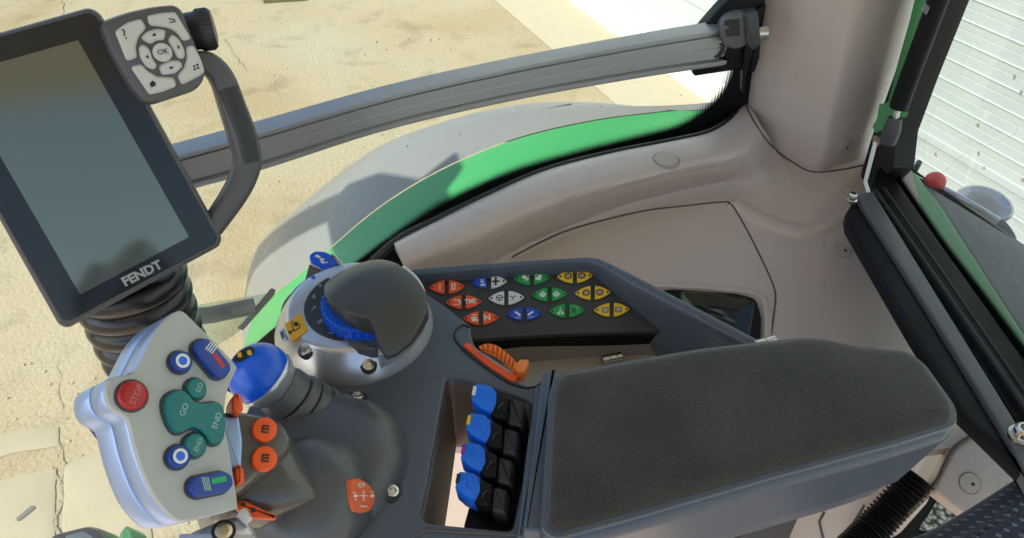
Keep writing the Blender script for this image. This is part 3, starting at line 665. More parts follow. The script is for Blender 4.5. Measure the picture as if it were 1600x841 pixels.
# ================================================================== gas strut
gs = thing('gas_strut', 'black gas strut standing beside the rear window post', 'gas strut', onr(1400, 205, .08))
xg = .06
tube('cylinder_tube', [onr(1492, -70, xg), onr(1466, 0, xg), onr(1421, 120, xg), onr(1404, 168, xg)], .0120, M['black'], gs, 20)
tube('piston_rod', [onr(1404, 166, xg), onr(1398, 190, xg)], .0045, M['steel'], gs, 12)
tube('end_fitting', [onr(1399, 184, xg), onr(1393, 205, xg), onr(1387, 224, xg)], [.009, .0115, .010], M['darkgrey'], gs, 16)
f_ = Fr(onr(1458, 12, xg) + RN * .0122, RN, RDIR)
join_polys('printed_marks', f_, [bar((0 + k * .004, -.004), (0.002 + k * .004, .006), .0015) for k in range(4)], 0, .0004, M['inkg'], gs)

# lamp on the fender's rear, then rear glass reflections built as solid shapes
tl = thing('tail_lamp', 'red domed lamp at the back edge of the fender', 'lamp', cyl(1440, 290) or at(1440, 290, 2.0))
pl_ = at(1456, 278, 2.165)
f_ = Fr(pl_ + V((.012, 0, -.012)), (UPZ * .9 + V((-.3, -.3, 0))), V((1, 0, 0)))
lathe('lens', f_, [(k_ * .66, h_ * .66) for k_, h_ in [(.030, -.01), (.032, .0), (.030, .012), (.022, .024), (.010, .030), (.0005, .031)]], M['lampred'], tl, 28)
solid('mounting_plate', f_, pxpoly(f_, [(1404, 258), (1425, 266), (1470, 292), (1490, 308), (1455, 300), (1410, 272)], .003), bev(-.02, -.004, .002), M['silver2'], tl)
tube('bracket_stalk', [at(1428, 270, 2.13), at(1436, 254, 2.17)], .006, M['grey'], tl, 8)
wl = thing('glass_reflection', 'dark and silver rear glass reflections built as solids, with a grab rail', 'reflection', at(1550, 350, 1.9))
f_ = Fr(at(1545, 350, 2.04), -ray(1545, 340) + V((-.2, 0, .35)), RT)
solid('housing', f_, rnd(pxpoly(f_, [(1498, 322), (1520, 323), (1550, 330), (1575, 348), (1588, 368), (1590, 384), (1560, 400), (1500, 345)]), .01), [(0, -.06), (0, -.01), (.01, 0), (.03, .006)], M['grey'], wl)  # dark half ellipse reflected in the rear glass, given a body
tube('grab_rail', [at(1462, 290, 2.12), at(1500, 310, 2.12), at(1535, 330, 2.12), at(1560, 346, 2.11)], .008, M['silver2'], wl, 12)
f_ = Fr(at(1538, 312, 2.02), -ray(1540, 312) + V((0, 0, .3)), RT)
solid('reflection_ellipse', f_, circ(f_.px(1538, 318), .062, 32, .040, -.55), [(.004, -.06), (0, -.01), (.006, .006), (.02, .010)], M['silver2'], wl)

# ================================================================== handrail
hr = thing('handrail', 'curved grey aluminium rail crossing the side window', 'handrail', aty(1130, 80, .84))
hu = cr([(120, 285, 0), (285, 241, 0), (400, 209, 0), (600, 152, 0), (800, 106, 0), (1000, 67, 0), (1140, 43, 0)], 70)
hl = cr([(120, 348, 0), (290, 301, 0), (410, 268, 0), (600, 207, 0), (800, 160, 0), (1000, 124, 0), (1145, 103, 0)], 70)
def yh(x): return Yw(x) - .05
def onh(x, y):
    d = ray(x, y); lo, hi = .1, 4.
    for _ in range(50):
        t = (lo + hi) / 2; p = CAM + d * t
        if p.y > yh(p.x): hi = t
        else: lo = t
    return CAM + d * lo
pu = [onh(p.x, p.y) for p in hu]; pl2 = [onh(p.x, p.y) for p in hl]
prof = [(.0, .030), (.0, .004), (.02, -.001), (.09, -.001), (.11, .001), (.13, .006), (.19, .006), (.205, .003), (.48, .003), (.49, .0035), (.50, .003), (.74, .003), (.755, .006), (.80, .006), (.815, .001), (.83, -.001), (.92, -.001), (.97, .001), (1.0, .006), (1.0, .030)]
rows = []
for t, dy in prof: rows.append([a.lerp(b, t) + V((.3, .95, 0)).normalized() * dy + (UPZ * .0) for a, b in zip(pu, pl2)])
vs = [p for r in rows for p in r]; n = 70; k = len(rows)
fs = [(i * n + j, i * n + j + 1, (i + 1) % k * n + j + 1, (i + 1) % k * n + j) for i in range(k) for j in range(n - 1)] + [tuple(i * n for i in range(k)), tuple(i * n + n - 1 for i in range(k))]
mk('rail', vs, fs, M['alu'], hr, 25)
fh = Fr(onh(1130, 80) + V((0, .01, 0)), V((-.3, -.95, .12)), V((1, 0, 0)))
solid('mounting_bracket', fh, pxpoly(fh, [(1094, 46), (1120, 16), (1145, -10), (1200, -30), (1190, 30), (1186, 90), (1178, 112), (1150, 108), (1085, 118), (1080, 112), (1090, 104), (1136, 96)], .002), bev(-.03, .004, .002), M['black'], hr)
fh2 = fh.up(.008)
solid('bracket_tongue', fh2, pxpoly(fh2, [(1166, 20), (1196, 6), (1186, 70), (1168, 112), (1163, 145), (1158, 143), (1160, 100)], .002), bev(-.01, .006, .002), M['black'], hr)
solid('clamp_disc', fh2, pxpoly(fh2, [(1119, 42), (1124, 27), (1138, 17), (1156, 14), (1166, 20), (1172, 40), (1168, 58), (1156, 68), (1140, 71), (1125, 62)], .006), bev(0, .022, .003), M['grey'], hr)
fh3 = fh2.up(.0215)
solid('square_socket', fh3, pxpoly(fh3, [(1131, 32), (1155, 29), (1156, 56), (1134, 57), (1133, 46), (1139, 45), (1138, 40), (1132, 40)]), [(0, 0), (0, .0012)], M['inkb'], hr)
solid('clamp_arm', fh2, pxpoly(fh2, [(1156, 14), (1178, 10), (1182, 60), (1170, 70), (1160, 60)], .003), bev(0, .030, .003), M['darkgrey'], hr)
lathe('rail_bolt', Fr(fh.P(fh.px(1118, 75), .004), fh.n), [(.0125, 0), (.0125, .004), (.011, .007), (.008, .008), (.0075, .005), (.0005, .005)], M['darkgrey'], hr, 24)
tube('silver_pin', [fh2.P(fh2.px(1172, 50), .006), fh2.P(fh2.px(1197, 49), .006)], .010, M['steel'], hr, 20)
# ================================================================== armrest console
con = thing('armrest_console', 'slate grey armrest console with dark fabric pad, button panel and lever bin', 'armrest console', at(850, 650, 2.2))
ZD = 2.47
fd = Fr(at(700, 640, ZD), UPZ, V((1, 0, 0)))
deck_px = [(440, 470), (470, 440), (520, 415), (600, 426), (640, 440), (690, 474), (735, 507), (737, 525), (742, 540), (772, 562), (802, 588), (818, 600), (834, 603), (844, 596), (850, 588), (858, 587), (868, 594), (880, 640), (860, 860), (600, 870), (330, 870), (340, 760), (385, 640), (425, 560)]
bin_px = rnd([fd.px(*p) for p in [(697, 588), (722, 590), (832, 628), (826, 700), (801, 829), (655, 815), (668, 760), (684, 668)]], [.008, .008, .010, .01, .006, .010, .01, .01], 5)
deck = plate('deck', fd, rnd([fd.px(*p) for p in deck_px], [.01] * 5 + [.006, .003, .003] + [.006] * 6 + [.003] * 2 + [.01] * 8, 4), [bin_px], -.022, 0, .0035, M['deck'], con)
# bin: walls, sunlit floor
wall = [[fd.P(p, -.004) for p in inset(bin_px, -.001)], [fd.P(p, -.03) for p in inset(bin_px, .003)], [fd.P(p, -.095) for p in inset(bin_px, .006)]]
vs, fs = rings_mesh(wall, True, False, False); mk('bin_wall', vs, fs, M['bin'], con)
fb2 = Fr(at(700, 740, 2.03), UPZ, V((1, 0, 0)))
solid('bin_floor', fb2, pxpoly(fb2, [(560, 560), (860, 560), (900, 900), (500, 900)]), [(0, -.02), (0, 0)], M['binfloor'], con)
solid('lever_bracket', fd, pxpoly(fd, [(768, 640), (830, 640), (812, 826), (735, 818), (722, 800), (745, 720)], .004), bev(-.06, -.020, .004), M['black'], con)
# groove line and lighter lower lip at the deck's near edge
tube('deck_gap', [fd.P(fd.px(x, y), .0003) for x, y in ((648, 838), (664, 829), (720, 832), (800, 836), (850, 839))], .0012, M['seam'], con, 6)

# button panel: sloped tray behind the deck
pa, pb, pc = at(640, 437, 2.460), at(925, 412, 2.460), at(1035, 515, 2.436)
pnrm = (pb - pa).cross(pc - pa).normalized()
if pnrm.z < 0: pnrm = -pnrm
fp = Fr(pa.lerp(pc, .5), pnrm, pb - pa)
panel = solid('button_panel', fp, rnd(pxpoly(fp, [(600, 440), (640, 433), (921, 410), (930, 414), (1037, 514), (1030, 518), (880, 522), (740, 530), (700, 540), (600, 480)]), .002), bev(-.006, 0, .0012), M['panel'], con)
vs, fs = rings_mesh([[onp(x, y, fp.o - fp.n * .0008, fp.n) for x, y in ((690, 533), (735, 528), (880, 521), (1036, 516))], [onp(x, y, fp.o - fp.n * .0008, fp.n) + V((0, .003, -.026)) for x, y in ((690, 533), (735, 528), (880, 521), (1036, 516))]], False, False, False)
mk('panel_front', vs, fs, M['black'], con, angle=10)
# tray
ZT = 2.402
ft = Fr(at(920, 560, ZT), UPZ, V((1, 0, 0)))
solid('tray_floor', ft, rnd(pxpoly(ft, [(690, 540), (780, 548), (1040, 530), (1075, 546), (1150, 600), (900, 660), (760, 650)]), .004), bev(-.01, 0, .001), M['tray'], con)
tb = [[at(x, y, ZT + .016) for x, y in ((725, 556), (800, 544), (900, 535), (1010, 528), (1035, 530), (1062, 543), (1100, 563))], [at(x, y, ZT + .003) for x, y in ((735, 570), (800, 563), (900, 555), (1000, 550), (1024, 551), (1048, 560), (1085, 580))], [at(x, y, ZT - .001) for x, y in ((735, 576), (800, 569), (900, 561), (998, 556), (1022, 557), (1044, 564), (1080, 586))]]
sheet('tray_back', tb, 40, 12, M['tray2'], con)  # grey tone of the lip supplies shading contrast against the floor
tube('tray_line', [ft.P(ft.px(x, y), .0004) for x, y in ((795, 568), (815, 562), (828, 560))], .0008, M['seam'], con, 6)
hinge = lathe('lid_hinge', Fr(ft.P(ft.px(940, 570), .006), ft.P(ft.px(968, 564)) - ft.P(ft.px(940, 570)), UPZ), [(.005, 0), (.0055, .0005), (.0055, .007), (.0045, .0075), (.0045, .0085), (.0055, .009), (.0055, .015), (.0045, .0155), (.0045, .0165), (.0055, .017), (.0055, .022), (.0005, .0225)], M['steel'], con, 20)
lathe('lid_hinge', Fr(at(1180, 540, 2.475), V((.9, .1, 0)), UPZ), [(.0045, 0), (.005, .0005), (.005, .010), (.004, .0105), (.004, .0115), (.005, .012), (.005, .022), (.0005, .0225)], M['steel'], con, 20)
# raised rim round panel and tray
rim_o = cr([(590, 440, 0), (606, 431, 0), (640, 421, 0), (760, 411, 0), (900, 402, 0), (928, 402, 0), (948, 408, 0), (1000, 434, 0), (1100, 486, 0), (1205, 541, 0), (1240, 560, 0)], 70)
ZR = 2.474
orr = [at(p.x, p.y, ZR) for p in rim_o]; rows = []
for i, p in enumerate(orr): pass
def inw(i):
    t = (orr[min(i + 1, 69)] - orr[max(i - 1, 0)]).normalized(); return V((t.y, -t.x, 0))
secs = [(-.002, -.20), (-.002, -.010), (-.0012, -.004), (.0010, -.0004), (.0035, 0), (.0062, -.0008), (.0076, -.0035), (.0082, -.009), (.0086, -.018), (.0090, -.03)]
wide = [(-.002, -.20), (-.002, -.010), (-.0012, -.004), (.0010, -.0004), (.0040, 0), (.0085, -.0008), (.0110, -.0035), (.0125, -.011), (.019, -.045), (.024, -.085)]
def kk(i): return max(0, min(1, (rim_o[i].x - 915) / 60))
for (d, h), (d2, h2) in zip(secs, wide): rows.append([p + inw(i) * (d + (d2 - d) * kk(i)) + UPZ * (h + (h2 - h) * kk(i)) for i, p in enumerate(orr)])
vs, fs = rings_mesh(rows, False, False, False); mk('tray_rim', vs, fs, M['deck2'], con)
# buttons
pairs = [(698, 450, 'o', 'o', 'one', 'two'), (764, 442, 'b', 'w', 'loader', 'cross'), (831, 436, 'g', 'g', 'pto', 'pto2'), (898, 433, 'y', 'y', 'gear', 'gear'),
         (724.5, 473.5, 'o', 'o', 'pedal', 'tms'), (791, 467, 'w', 'w', 'wheel', 'spokes'), (858.5, 461.5, 'g', 'g', 'hitch', 'hitch'), (926, 459, 'y', 'y', 'gear', 'gear'),
         (751.5, 498.5, 'o', 'o', 'auto', 'neutral'), (819, 492, 'b', 'b', 'down', 'upw'), (886, 487, 'g', 'g', 'tine', 'crossed'), (955.5, 485.5, 'y', 'y', 'spool', 'spool')]
bm_ = dict(o='obtn', b='bbtn', w='wbtn', g='gbtn', y='ybtn'); cname = dict(o='orange', b='blue', w='white', g='green', y='yellow')
Lh, Hh = 28.5, 10.8
def lens(s, x0, x1, L_=Lh, H_=Hh, n=14):
    a = [(s * (x0 + (x1 - x0) * i / n)) for i in range(n + 1)]
    up = [(x, -H_ * (1 - min(1, abs(x) / L_) ** 2.1)) for x in a]; return up + [(x, -y) for x, y in reversed(up[:-1] if x1 >= L_ else up)]
def pxl(cx, cy, pts):  # small picture-plane offsets tilted like the panel rows
    return [fp.px(cx + x * .998, cy + y - x * .035 + y * 0) for x, y in pts]
def shift(pts, dx, dy, ky=0.2): return [(x + dx + y * ky * .0, y + dy) for x, y in pts]
def cpx(cx, cy, r, n=14, ry=None): return [(cx + r * math.cos(6.2832 * i / n), cy + (ry or r * .85) * math.sin(6.2832 * i / n)) for i in range(n)]
def bpx(ax, ay, bx, by, w):
    d = V((bx - ax, by - ay)).normalized(); nn = V((-d.y, d.x)) * w / 2; return [(ax + nn.x, ay + nn.y), (ax - nn.x, ay - nn.y), (bx - nn.x, by - nn.y), (bx + nn.x, by + nn.y)]
def ringpx(cx, cy, r, w, n=14):
    o = []
    for i in range(n):
        a, b = 6.2832 * i / n, 6.2832 * (i + 1) / n
        o.append([(cx + r * math.cos(a), cy + r * .85 * math.sin(a)), (cx + r * math.cos(b), cy + r * .85 * math.sin(b)), (cx + (r - w) * math.cos(b), cy + (r - w) * .85 * math.sin(b)), (cx + (r - w) * math.cos(a), cy + (r - w) * .85 * math.sin(a))])
    return o
def icon(kind, s):
    c = 10.5 * s
    I = 'ink'; K = 'inkb'
    if kind == 'one': return [(I, [bpx(c, -4.5, c, 4.5, 1.7), bpx(c - 1.6, -4.5, c + 1.6, -4.5, 1), bpx(c - 1.6, 4.5, c + 1.6, 4.5, 1)])]
    if kind == 'two': return [(I, [bpx(c - 2, -4.5, c - 2, 4.5, 1.7), bpx(c + 2, -4.5, c + 2, 4.5, 1.7), bpx(c - 3.8, -4.5, c + 3.8, -4.5, 1), bpx(c - 3.8, 4.5, c + 3.8, 4.5, 1)])]
    if kind == 'pedal': return [(I, [bpx(c - 5, 3.5, c + 5, 3.8, 1.1), bpx(c - 5, -4, c + 4, -1, 1.3), bpx(c + 1, -3.5, c + 6, 2, 2.0), cpx(c + 4, -2, 1.8)])]
    if kind == 'auto': return [(I, [bpx(c - 4, -4.8, c + 4, -5, 1.6), cpx(c - 1, 2.6, 3.3), cpx(c + 4, 3.4, 2.4), bpx(c - 5, 0, c + 4, -1, 2.6)])]
    if kind == 'loader': return [(I, [bpx(c - 3, 5, c + 5, 4.6, 2.6), bpx(c - 1.6, -4, c - 1.6, .5, 1.6), bpx(c + 1.6, -4, c + 1.6, .5, 1.6), bpx(c - 2.4, 1, c + 2.4, 1, 1.4)])]
    if kind == 'cross': return [(K, [cpx(c, 0, 2.8), cpx(c - 4.4, 0, 1.8), cpx(c + 4.4, 0, 1.8), cpx(c, -4.4, 2.1), cpx(c, 4.4, 2.1), bpx(c - 4, 0, c + 4, 0, 1.5), bpx(c, -4, c, 4, 1.5)])]
    if kind in ('pto', 'pto2'): q = -1 if kind == 'pto' else 1; return [(I, [cpx(c - 2.2 * q, 1.5, 2.6), cpx(c + 1.5 * q, -1.5, 3.2), cpx(c + 1.6, 2.8, 2.2), cpx(c - 5 * q, -2.5, .9), cpx(c - 5.4 * q, 1.8, .8), cpx(c - 3.6, -5, .8)])]
    if kind == 'gear': return [(K, [cpx(c + 5.2 * math.cos(a * .785), 4.4 * math.sin(a * .785), 1.5, 6) for a in range(8)] + ringpx(c, 0, 5.2, 1.6)), ('inkg', [cpx(c, 0, 2.9), bpx(c - 6 * s, .2, c, .2, 2.2)])]
    if kind == 'wheel': return [(K, ringpx(c, 0, 5.6, 1.3) + [bpx(c, 0, c - 4.6, -1.2, 1.3), bpx(c, 0, c + 4.6, -1.2, 1.3), bpx(c, 0, c, 4.4, 1.4)])]
    if kind == 'spokes': return [(K, [bpx(c, 0, c - 4.6, -2.2, 1.4), bpx(c, 0, c + 4.6, -2.2, 1.4), bpx(c, 0, c, 4.4, 1.4)] + [cpx(c + 6.2 * math.cos(a * 1.047), 5.4 * math.sin(a * 1.047), .6, 6) for a in range(6)])]
    if kind == 'hitch': return [(I, ringpx(c, .5, 4.6, 1.5) + [bpx(c - 1.2, -1, c - 1.2, 3, 1.3), bpx(c + 1.2, -1, c + 1.2, 3, 1.3), bpx(c - 6.2, 0, c - 4.4, 0, 1), bpx(c + 4.4, 0, c + 6.2, 0, 1), bpx(c, -6, c, -4, 1)])]
    if kind == 'down': return [(I, [bpx(c - 4, -3.5, c + 2.5, 1, 2.8), cpx(c + 3, 1.6, 1.9), bpx(c - 4, 6, c + 5, 5.4, .7)])]
    if kind == 'upw': return [(I, [bpx(c - 3, 1.5, c + 3.6, -3, 2.8), cpx(c - 3.4, 1.6, 1.9), bpx(c - 4, 6, c + 5, 5.4, .7), cpx(c - 5, -5, .8)])]
    if kind == 'tine': return [(I, ringpx(c, 0, 2.4, 1) + [bpx(c, -6, c, -2, .9), bpx(c - 4, 5, c - .6, 1.5, 1.1), bpx(c + 4, 5, c + .6, 1.5, 1.1), bpx(c - 5, 5.2, c + 5, 4.9, .9), bpx(c - 4.4, 2.6, c - 4, 5, 1.6), bpx(c + 4.4, 2.6, c + 4, 5, 1.6)])]
    if kind == 'crossed': return [(K, [bpx(c - 4, -4, c + 3.6, 4, 1.6), bpx(c + 3.6, -4, c - 3.6, 4, 1.6)]), (I, [cpx(c, -5.6, .8, 6), bpx(c + 3, -2, c + 4.6, -5, .9)])]
    if kind == 'spool': return [('inkg', [bpx(c, -3.2, c, 4, 7)]), (K, [bpx(c - 4.6, -4, c - 4.4, 4.6, 1.2), bpx(c + 4.6, -4, c + 4.4, 4.6, 1.2), bpx(c - 3.6, 4.2, c + 3.6, 4.0, 1), bpx(c - 3.6, -3.4, c + 3.6, -3.6, .8)])]
    return []
for cx, cy, ca_, cb_, ka, kb in pairs:
    solid('button_surround', fp, pxl(cx, cy, lens(1, -Lh - 1.8, Lh + 1.8, Lh + 1.8, Hh + 1.6, 28)[:-1]), [(0, 0), (0, .0006), (.0004, .0009)], M['panel2'], panel)
    for s, c_, k_ in ((-1, ca_, ka), (1, cb_, kb)):
        poly = pxl(cx, cy, lens(s, 3.4, Lh - 1.0))
        b = solid('button', fp, rnd(poly, .0004, 2), [(0, .0004), (0, .0018), (.0004, .0023)], M[bm_[c_]], panel, label='%s key in half lens shape' % cname[c_])
        join_polys('indicator', fp, [pxl(cx, cy, cpx(s * 23.2, 0, 2.0))], .0022, .0025, M['inkb'], b) if False else None
        polys = [('inkb', [cpx(s * 23.0, 0, 1.9)])] + icon(k_, s)
        vs, fs, mi, mats = [], [], [], []
        for mm, ps in polys:
            for q in ps:
                q2 = pxl(cx, cy, q); r0 = [fp.P(p, .0021) for p in q2]; r1 = [fp.P(p, .00248) for p in q2]; a, f = rings_mesh([r0, r1]); k = len(vs); vs += a; fs += [tuple(i + k for i in g_) for g_ in f]; mi += [mm] * len(f)
        names = sorted(set(mi)); me_o = None
        # one printed mark per key, two inks as two material slots
        org = origin_of(panel); me = bpy.data.meshes.new('symbol'); me.from_pydata([v - org for v in vs], [], fs)
        for q in names: me.materials.append(M[q])
        for p, w in zip(me.polygons, mi): p.material_index = names.index(w)
        # (fourth level is not wanted: the mark joins its key)
        b2 = bmesh.new(); b2.from_mesh(b.data); nb = len(b.data.materials)
        for q in names: b.data.materials.append(M[q])
        tmp = bmesh.new(); tmp.from_mesh(me)
        for f in tmp.faces: f.material_index += nb
        me2 = bpy.data.meshes.new('t'); tmp.to_mesh(me2); b2.from_mesh(me2); b2.to_mesh(b.data); tmp.free(); b2.free(); bpy.data.meshes.remove(me); bpy.data.meshes.remove(me2)
        if k_ in ('tms', 'neutral'):
            t_ = text('TMS' if k_ == 'tms' else 'N', fp.up(.0023), fp.px(cx + 9.6 * s + (1 if k_ == 'tms' else 0), cy - .3), .0085 if k_ == 'tms' else .0100, math.radians(0), M['ink'], panel, 'lettering', .0002, sx=.75 if k_ == 'tms' else 1)

# armrest: moulded body, lip and padded top
ZP = 2.512
fa = Fr(at(1150, 680, ZP), UPZ, V((1, 0, 0)))
pad_px = [(872, 589), (960, 571), (1100, 548), (1250, 531), (1285, 532), (1340, 545), (1412, 551), (1440, 568), (1490, 638), (1490, 662), (1400, 690), (1200, 744), (1000, 802), (868, 838), (850, 824), (855, 740), (862, 615)]
pad2 = rnd([fa.px(*p) for p in pad_px], [.012, .02, .02, .012, .012, .012, .016, .01, .012, .008, .01, .01, .01, .010, .010, .01, .012], 5)
solid('armrest_pad', fa, pad2, [(.0045, -.006), (.0022, -.003), (.0018, .0005), (.0025, .004), (.0045, .0066), (.0075, .0086), ('s', .96, .0102), ('s', .88, .0112), ('s', .75, .0118), ('s', .55, .0125), ('s', .3, .0131), ('s', .1, .0133), ('s', .01, .0133)], M['pad'], con, angle=70)
body = [(.014, -.104), (.012, -.103), (.008, -.077), (.0045, -.0755), (.0, -.022), (-.0008, -.017), (.0012, -.012), (.0035, -.010), (.0038, -.006), (.001, -.0045), (-.0008, -.002), (.0, .0005), (.002, .0008)]
body_px = [(846, 596), (960, 572), (1100, 549), (1250, 532), (1285, 533), (1340, 546), (1412, 552), (1440, 569), (1491, 639), (1492, 664), (1400, 693), (1200, 747), (1000, 805), (868, 843), (840, 843), (848, 740)]
body2 = rnd([fa.px(*p) for p in body_px], [.004, .02, .02, .012, .012, .012, .016, .01, .012, .008, .01, .01, .01, .004, .004, .01], 5)
rings = []
c_ = sum(body2, V((0, 0))) / len(body2)
for ins, h in body:
    q = inset(pad2, ins - .0022)
    q = [p + (V((-.03, .0)) * max(0, -h - .02) / .075 * max(0, min(1, (p.x - c_.x) / .18))) for p in q]
    rings.append([fa.P(p, h) for p in q])
vs, fs = rings_mesh(rings); mk('armrest_body', vs, fs, M['deck2'], con)
# ribbed front face between the bin and the pad
for i, (x0, x1, dz) in enumerate(((833, 845, .002), (843, 857, .007))):
    q = Fr(fd.o + UPZ * 0, UPZ, V((1, 0, 0)))
    solid('armrest_front', q, rnd(pxpoly(q, [(x0 + 3, 612 - i * 8), (x1 + 10, 604 - i * 8), (x1 + 8, 720), (x1 - 2, 850), (x0 - 26, 850), (x0 - 12, 720)]), .003), bev(-.02, .004 + dz * 2.2, .003), M['deck2'], con)
solid('console_base', fd, pxpoly(fd, [(860, 600), (1100, 640), (1300, 690), (1120, 750), (860, 800)]), [(0, -.5), (0, -.115)], M['darkgrey'], con)
# slim line and lip of the slider recess
tube('slider_recess_line', [fd.P(fd.px(x, y), .0005) for x, y in [(q.x, q.y) for q in cr([(733, 512, 0), (724, 508, 0), (713, 516, 0), (710, 527, 0), (722, 545, 0), (752, 570, 0), (790, 596, 0), (818, 606, 0), (838, 604, 0), (850, 594, 0), (855, 588, 0)], 60)]], .0011, M['inkb'], con, 6)
for x, y in ((700, 575), (707, 578), (706, 572), (826, 609), (833, 612), (840, 613)): lathe('mould_mark', Fr(fd.P(fd.px(x, y), 0), UPZ), [(.0008, -.001), (.0008, .0004), (.0001, .0005)], M['darkgrey'], con, 8)

# ================================================================== orange slider
sl = thing('thumb_slider', 'orange ribbed thumb slider with orange scale strip on the console edge', 'slider', fd.P(fd.px(770, 565)))
solid('scale_strip', fd, rnd(pxpoly(fd, [(723, 542), (731, 537), (742, 545), (810, 590), (806, 598), (798, 597), (760, 572)]), .002), bev(0, .0022, .0008), M['orange'], sl)
solid('scale_print', fd, pxpoly(fd, [(741, 549), (749, 551), (798, 583), (802, 589), (770, 568)]), [(0, .001), (0, .0025)], M['inkg'], sl)
tp = cr([(748, 541, 0), (762, 537, 0), (778, 541, 0), (795, 554, 0), (810, 569, 0)], 45); bt = cr([(752, 549, 0), (770, 556, 0), (785, 566, 0), (796, 577, 0), (804, 586, 0)], 45)
rows = [[], [], [], [], []]
for i, (a, b) in enumerate(zip(tp, bt)):
    k = .0030 if (i % 5) in (0, 1, 2) else 0
    h = .018
    rows[0].append(at(b.x, b.y, ZD - .004) + V((0, 0, 0))); rows[1].append(at(b.x, b.y, ZD + .002 + k * .4)); rows[2].append(at((a.x * .45 + b.x * .55), (a.y * .45 + b.y * .55), ZD + .006 + k)); rows[3].append(at(a.x, a.y, ZD + .008 + k)); rows[4].append(at(a.x, a.y, ZD + .008) + V((.006, .008, -.018)))
vs, fs = rings_mesh(rows, False, False, False); mk('thumb_wheel', vs, fs, M['orange2'], sl, 25)
solid('thumb_tab', fd, rnd(pxpoly(fd, [(803, 584), (812, 571), (826, 571), (826, 578), (818, 592), (808, 590)]), .001), bev(-.004, .009, .0015), M['orange2'], sl)

# ================================================================== valve levers
lev_lab = [('white', 'ink', 'blue tipped valve lever with white chip, the one nearest the orange slider'), ('yellow', 'ybtn', 'blue tipped valve lever with yellow chip in the console bin'),
           ('magenta', 'magenta', 'blue tipped valve lever with magenta chip in the console bin'), ('black', 'inkb', 'blue tipped valve lever with black chip, at the bin corner nearest the joystick base')]
for i, (nm, cm, lab) in enumerate(lev_lab):
    dx, dy = -8.5 * i, 45.6 * i
    fl = Fr(at(770, 640, 2.483), (UPZ + V((-.16, -.05, 0))), V((1, 0, 0)))
    o_ = lambda pts: [fl.px(x + dx, y + dy) for x, y in pts]
    lv = thing('valve_lever', lab, 'lever', fl.P(fl.px(770 + dx, 630 + dy)), 'valve levers in the console bin')
    tip = solid('lever_tip', fl, rnd(o_([(743, 599), (766, 602), (778, 615), (778, 630), (770, 646), (750, 637), (736, 625)]), .0016, 4), [(-.001, -.018), (-.0006, -.010), (0, -.0012), (.0005, -.0003), (.0014, 0)], M['blue_l'], lv)
    fr_ = [fl.P(p, h) for p, h in zip(o_([(740, 618), (753, 633), (769, 643), (768, 645)]), (-.001,) * 4)]
    solid('colour_chip', fl, rnd(o_([(740, 603.5), (745, 604.5), (742.5, 618), (737, 618)]), .0006, 2), [(0, -.002), (0, .0007), (.0003, .0009)], M[cm], lv)
    for j, (x, y) in enumerate(((753.5, 607.5), (761, 610.5), (752, 614.5), (759.5, 618), (750.5, 622), (757.5, 626.5))):
        p = fl.px(x + dx, y + dy); lathe('grip_dimple', Fr(fl.P(p, 0), fl.n), [(.0014, -.0005), (.0014, .0003), (.0009, .0008), (.0001, .0009)], M['blue_l'], tip, 12)
    solid('lever_knuckle', fl, rnd(o_([(770, 612), (779, 611), (795, 620), (793, 655), (775, 654), (765, 646), (772, 630)]), .002, 4), [(0, -.03), (0, -.003), (.0008, -.0006), (.002, 0)], M['black'], lv)
    solid('lever_boot', fl, rnd(o_([(795.5, 620), (820, 628), (817, 667), (792.5, 661)]), .003, 4), [(0, -.03), (0, -.004), (.0010, -.0012), (.0025, 0)], M['rubber'], lv)
    tube('boot_fold', [fl.P(p, .0005) for p in o_([(778, 643), (783, 634), (789, 630)])], .0012, M['gloss'], lv, 6)

# ================================================================== rotary dial
ZH = 2.470
pl0, pr0 = at(433, 515, ZH), at(677, 505, ZH); hc = at(555, 512, ZH); hr_ = (pr0 - pl0).length / 2
fh_ = Fr(hc, (UPZ + V((.0, -.04, 0))), V((1, 0, 0)))
dial = thing('rotary_dial', 'silver dial base with ribbed blue wheel under a dark domed cover', 'rotary dial', hc)
q = hr_
lathe('dial_base', fh_, [(q * .985, -.004), (q, .0), (q, .004), (q * .985, .008), (q * .90, .020), (q * .80, .031), (q * .775, .0335), (q * .74, .0345), (q * .5, .0345)], M['silver2'], dial, 96)
ftop = fh_.up(.0345)
# number ring and numerals
def arc_band(name, fr, r0, r1, a0, a1, h0, h1, mt, par, n=40, c=(0, 0)):
    P_ = [V((c[0] + r1 * math.cos(a0 + (a1 - a0) * i / n), c[1] + r1 * math.sin(a0 + (a1 - a0) * i / n))) for i in range(n + 1)] + [V((c[0] + r0 * math.cos(a1 - (a1 - a0) * i / n), c[1] + r0 * math.sin(a1 - (a1 - a0) * i / n))) for i in range(n + 1)]
    return solid(name, fr, P_, [(0, h0), (0, h1)], mt, par)
R_ = math.radians
cc = ftop.px(578, 478)   # dial centre as it shows on the upper level
nr = arc_band('number_ring', ftop, q * .42, q * .625, R_(118), R_(268), -.002, .0012, M['panel'], dial, c=cc * .25)
for s_, (x, y), rot in (('5', (500, 447), 62), ('6', (491, 465), 40), ('7', (490, 484), 15), ('8', (500, 504), -12), ('9', (518, 521), -38)):
    text(s_, ftop.up(.0013), ftop.px(x, y), .0085, R_(rot - 62 + 20), M['inkg'], nr, 'numeral')
wc = ftop.px(574, 486)
lathe('dial_wheel', Fr(ftop.P(wc), ftop.n, V((1, 0, 0))), [(q * .53, 0), (q * .525, .001), (q * .525, .013), (q * .53, .0150), (q * .505, .0155), (q * .5, .0150), (q * .2, .0150)], M['blue'], dial, 240, rfun=lambda a, h: 1 + (.026 * max(-.6, math.sin(a * 34)) if .0005 < h < .0152 else 0))
fc = ftop.up(.0)
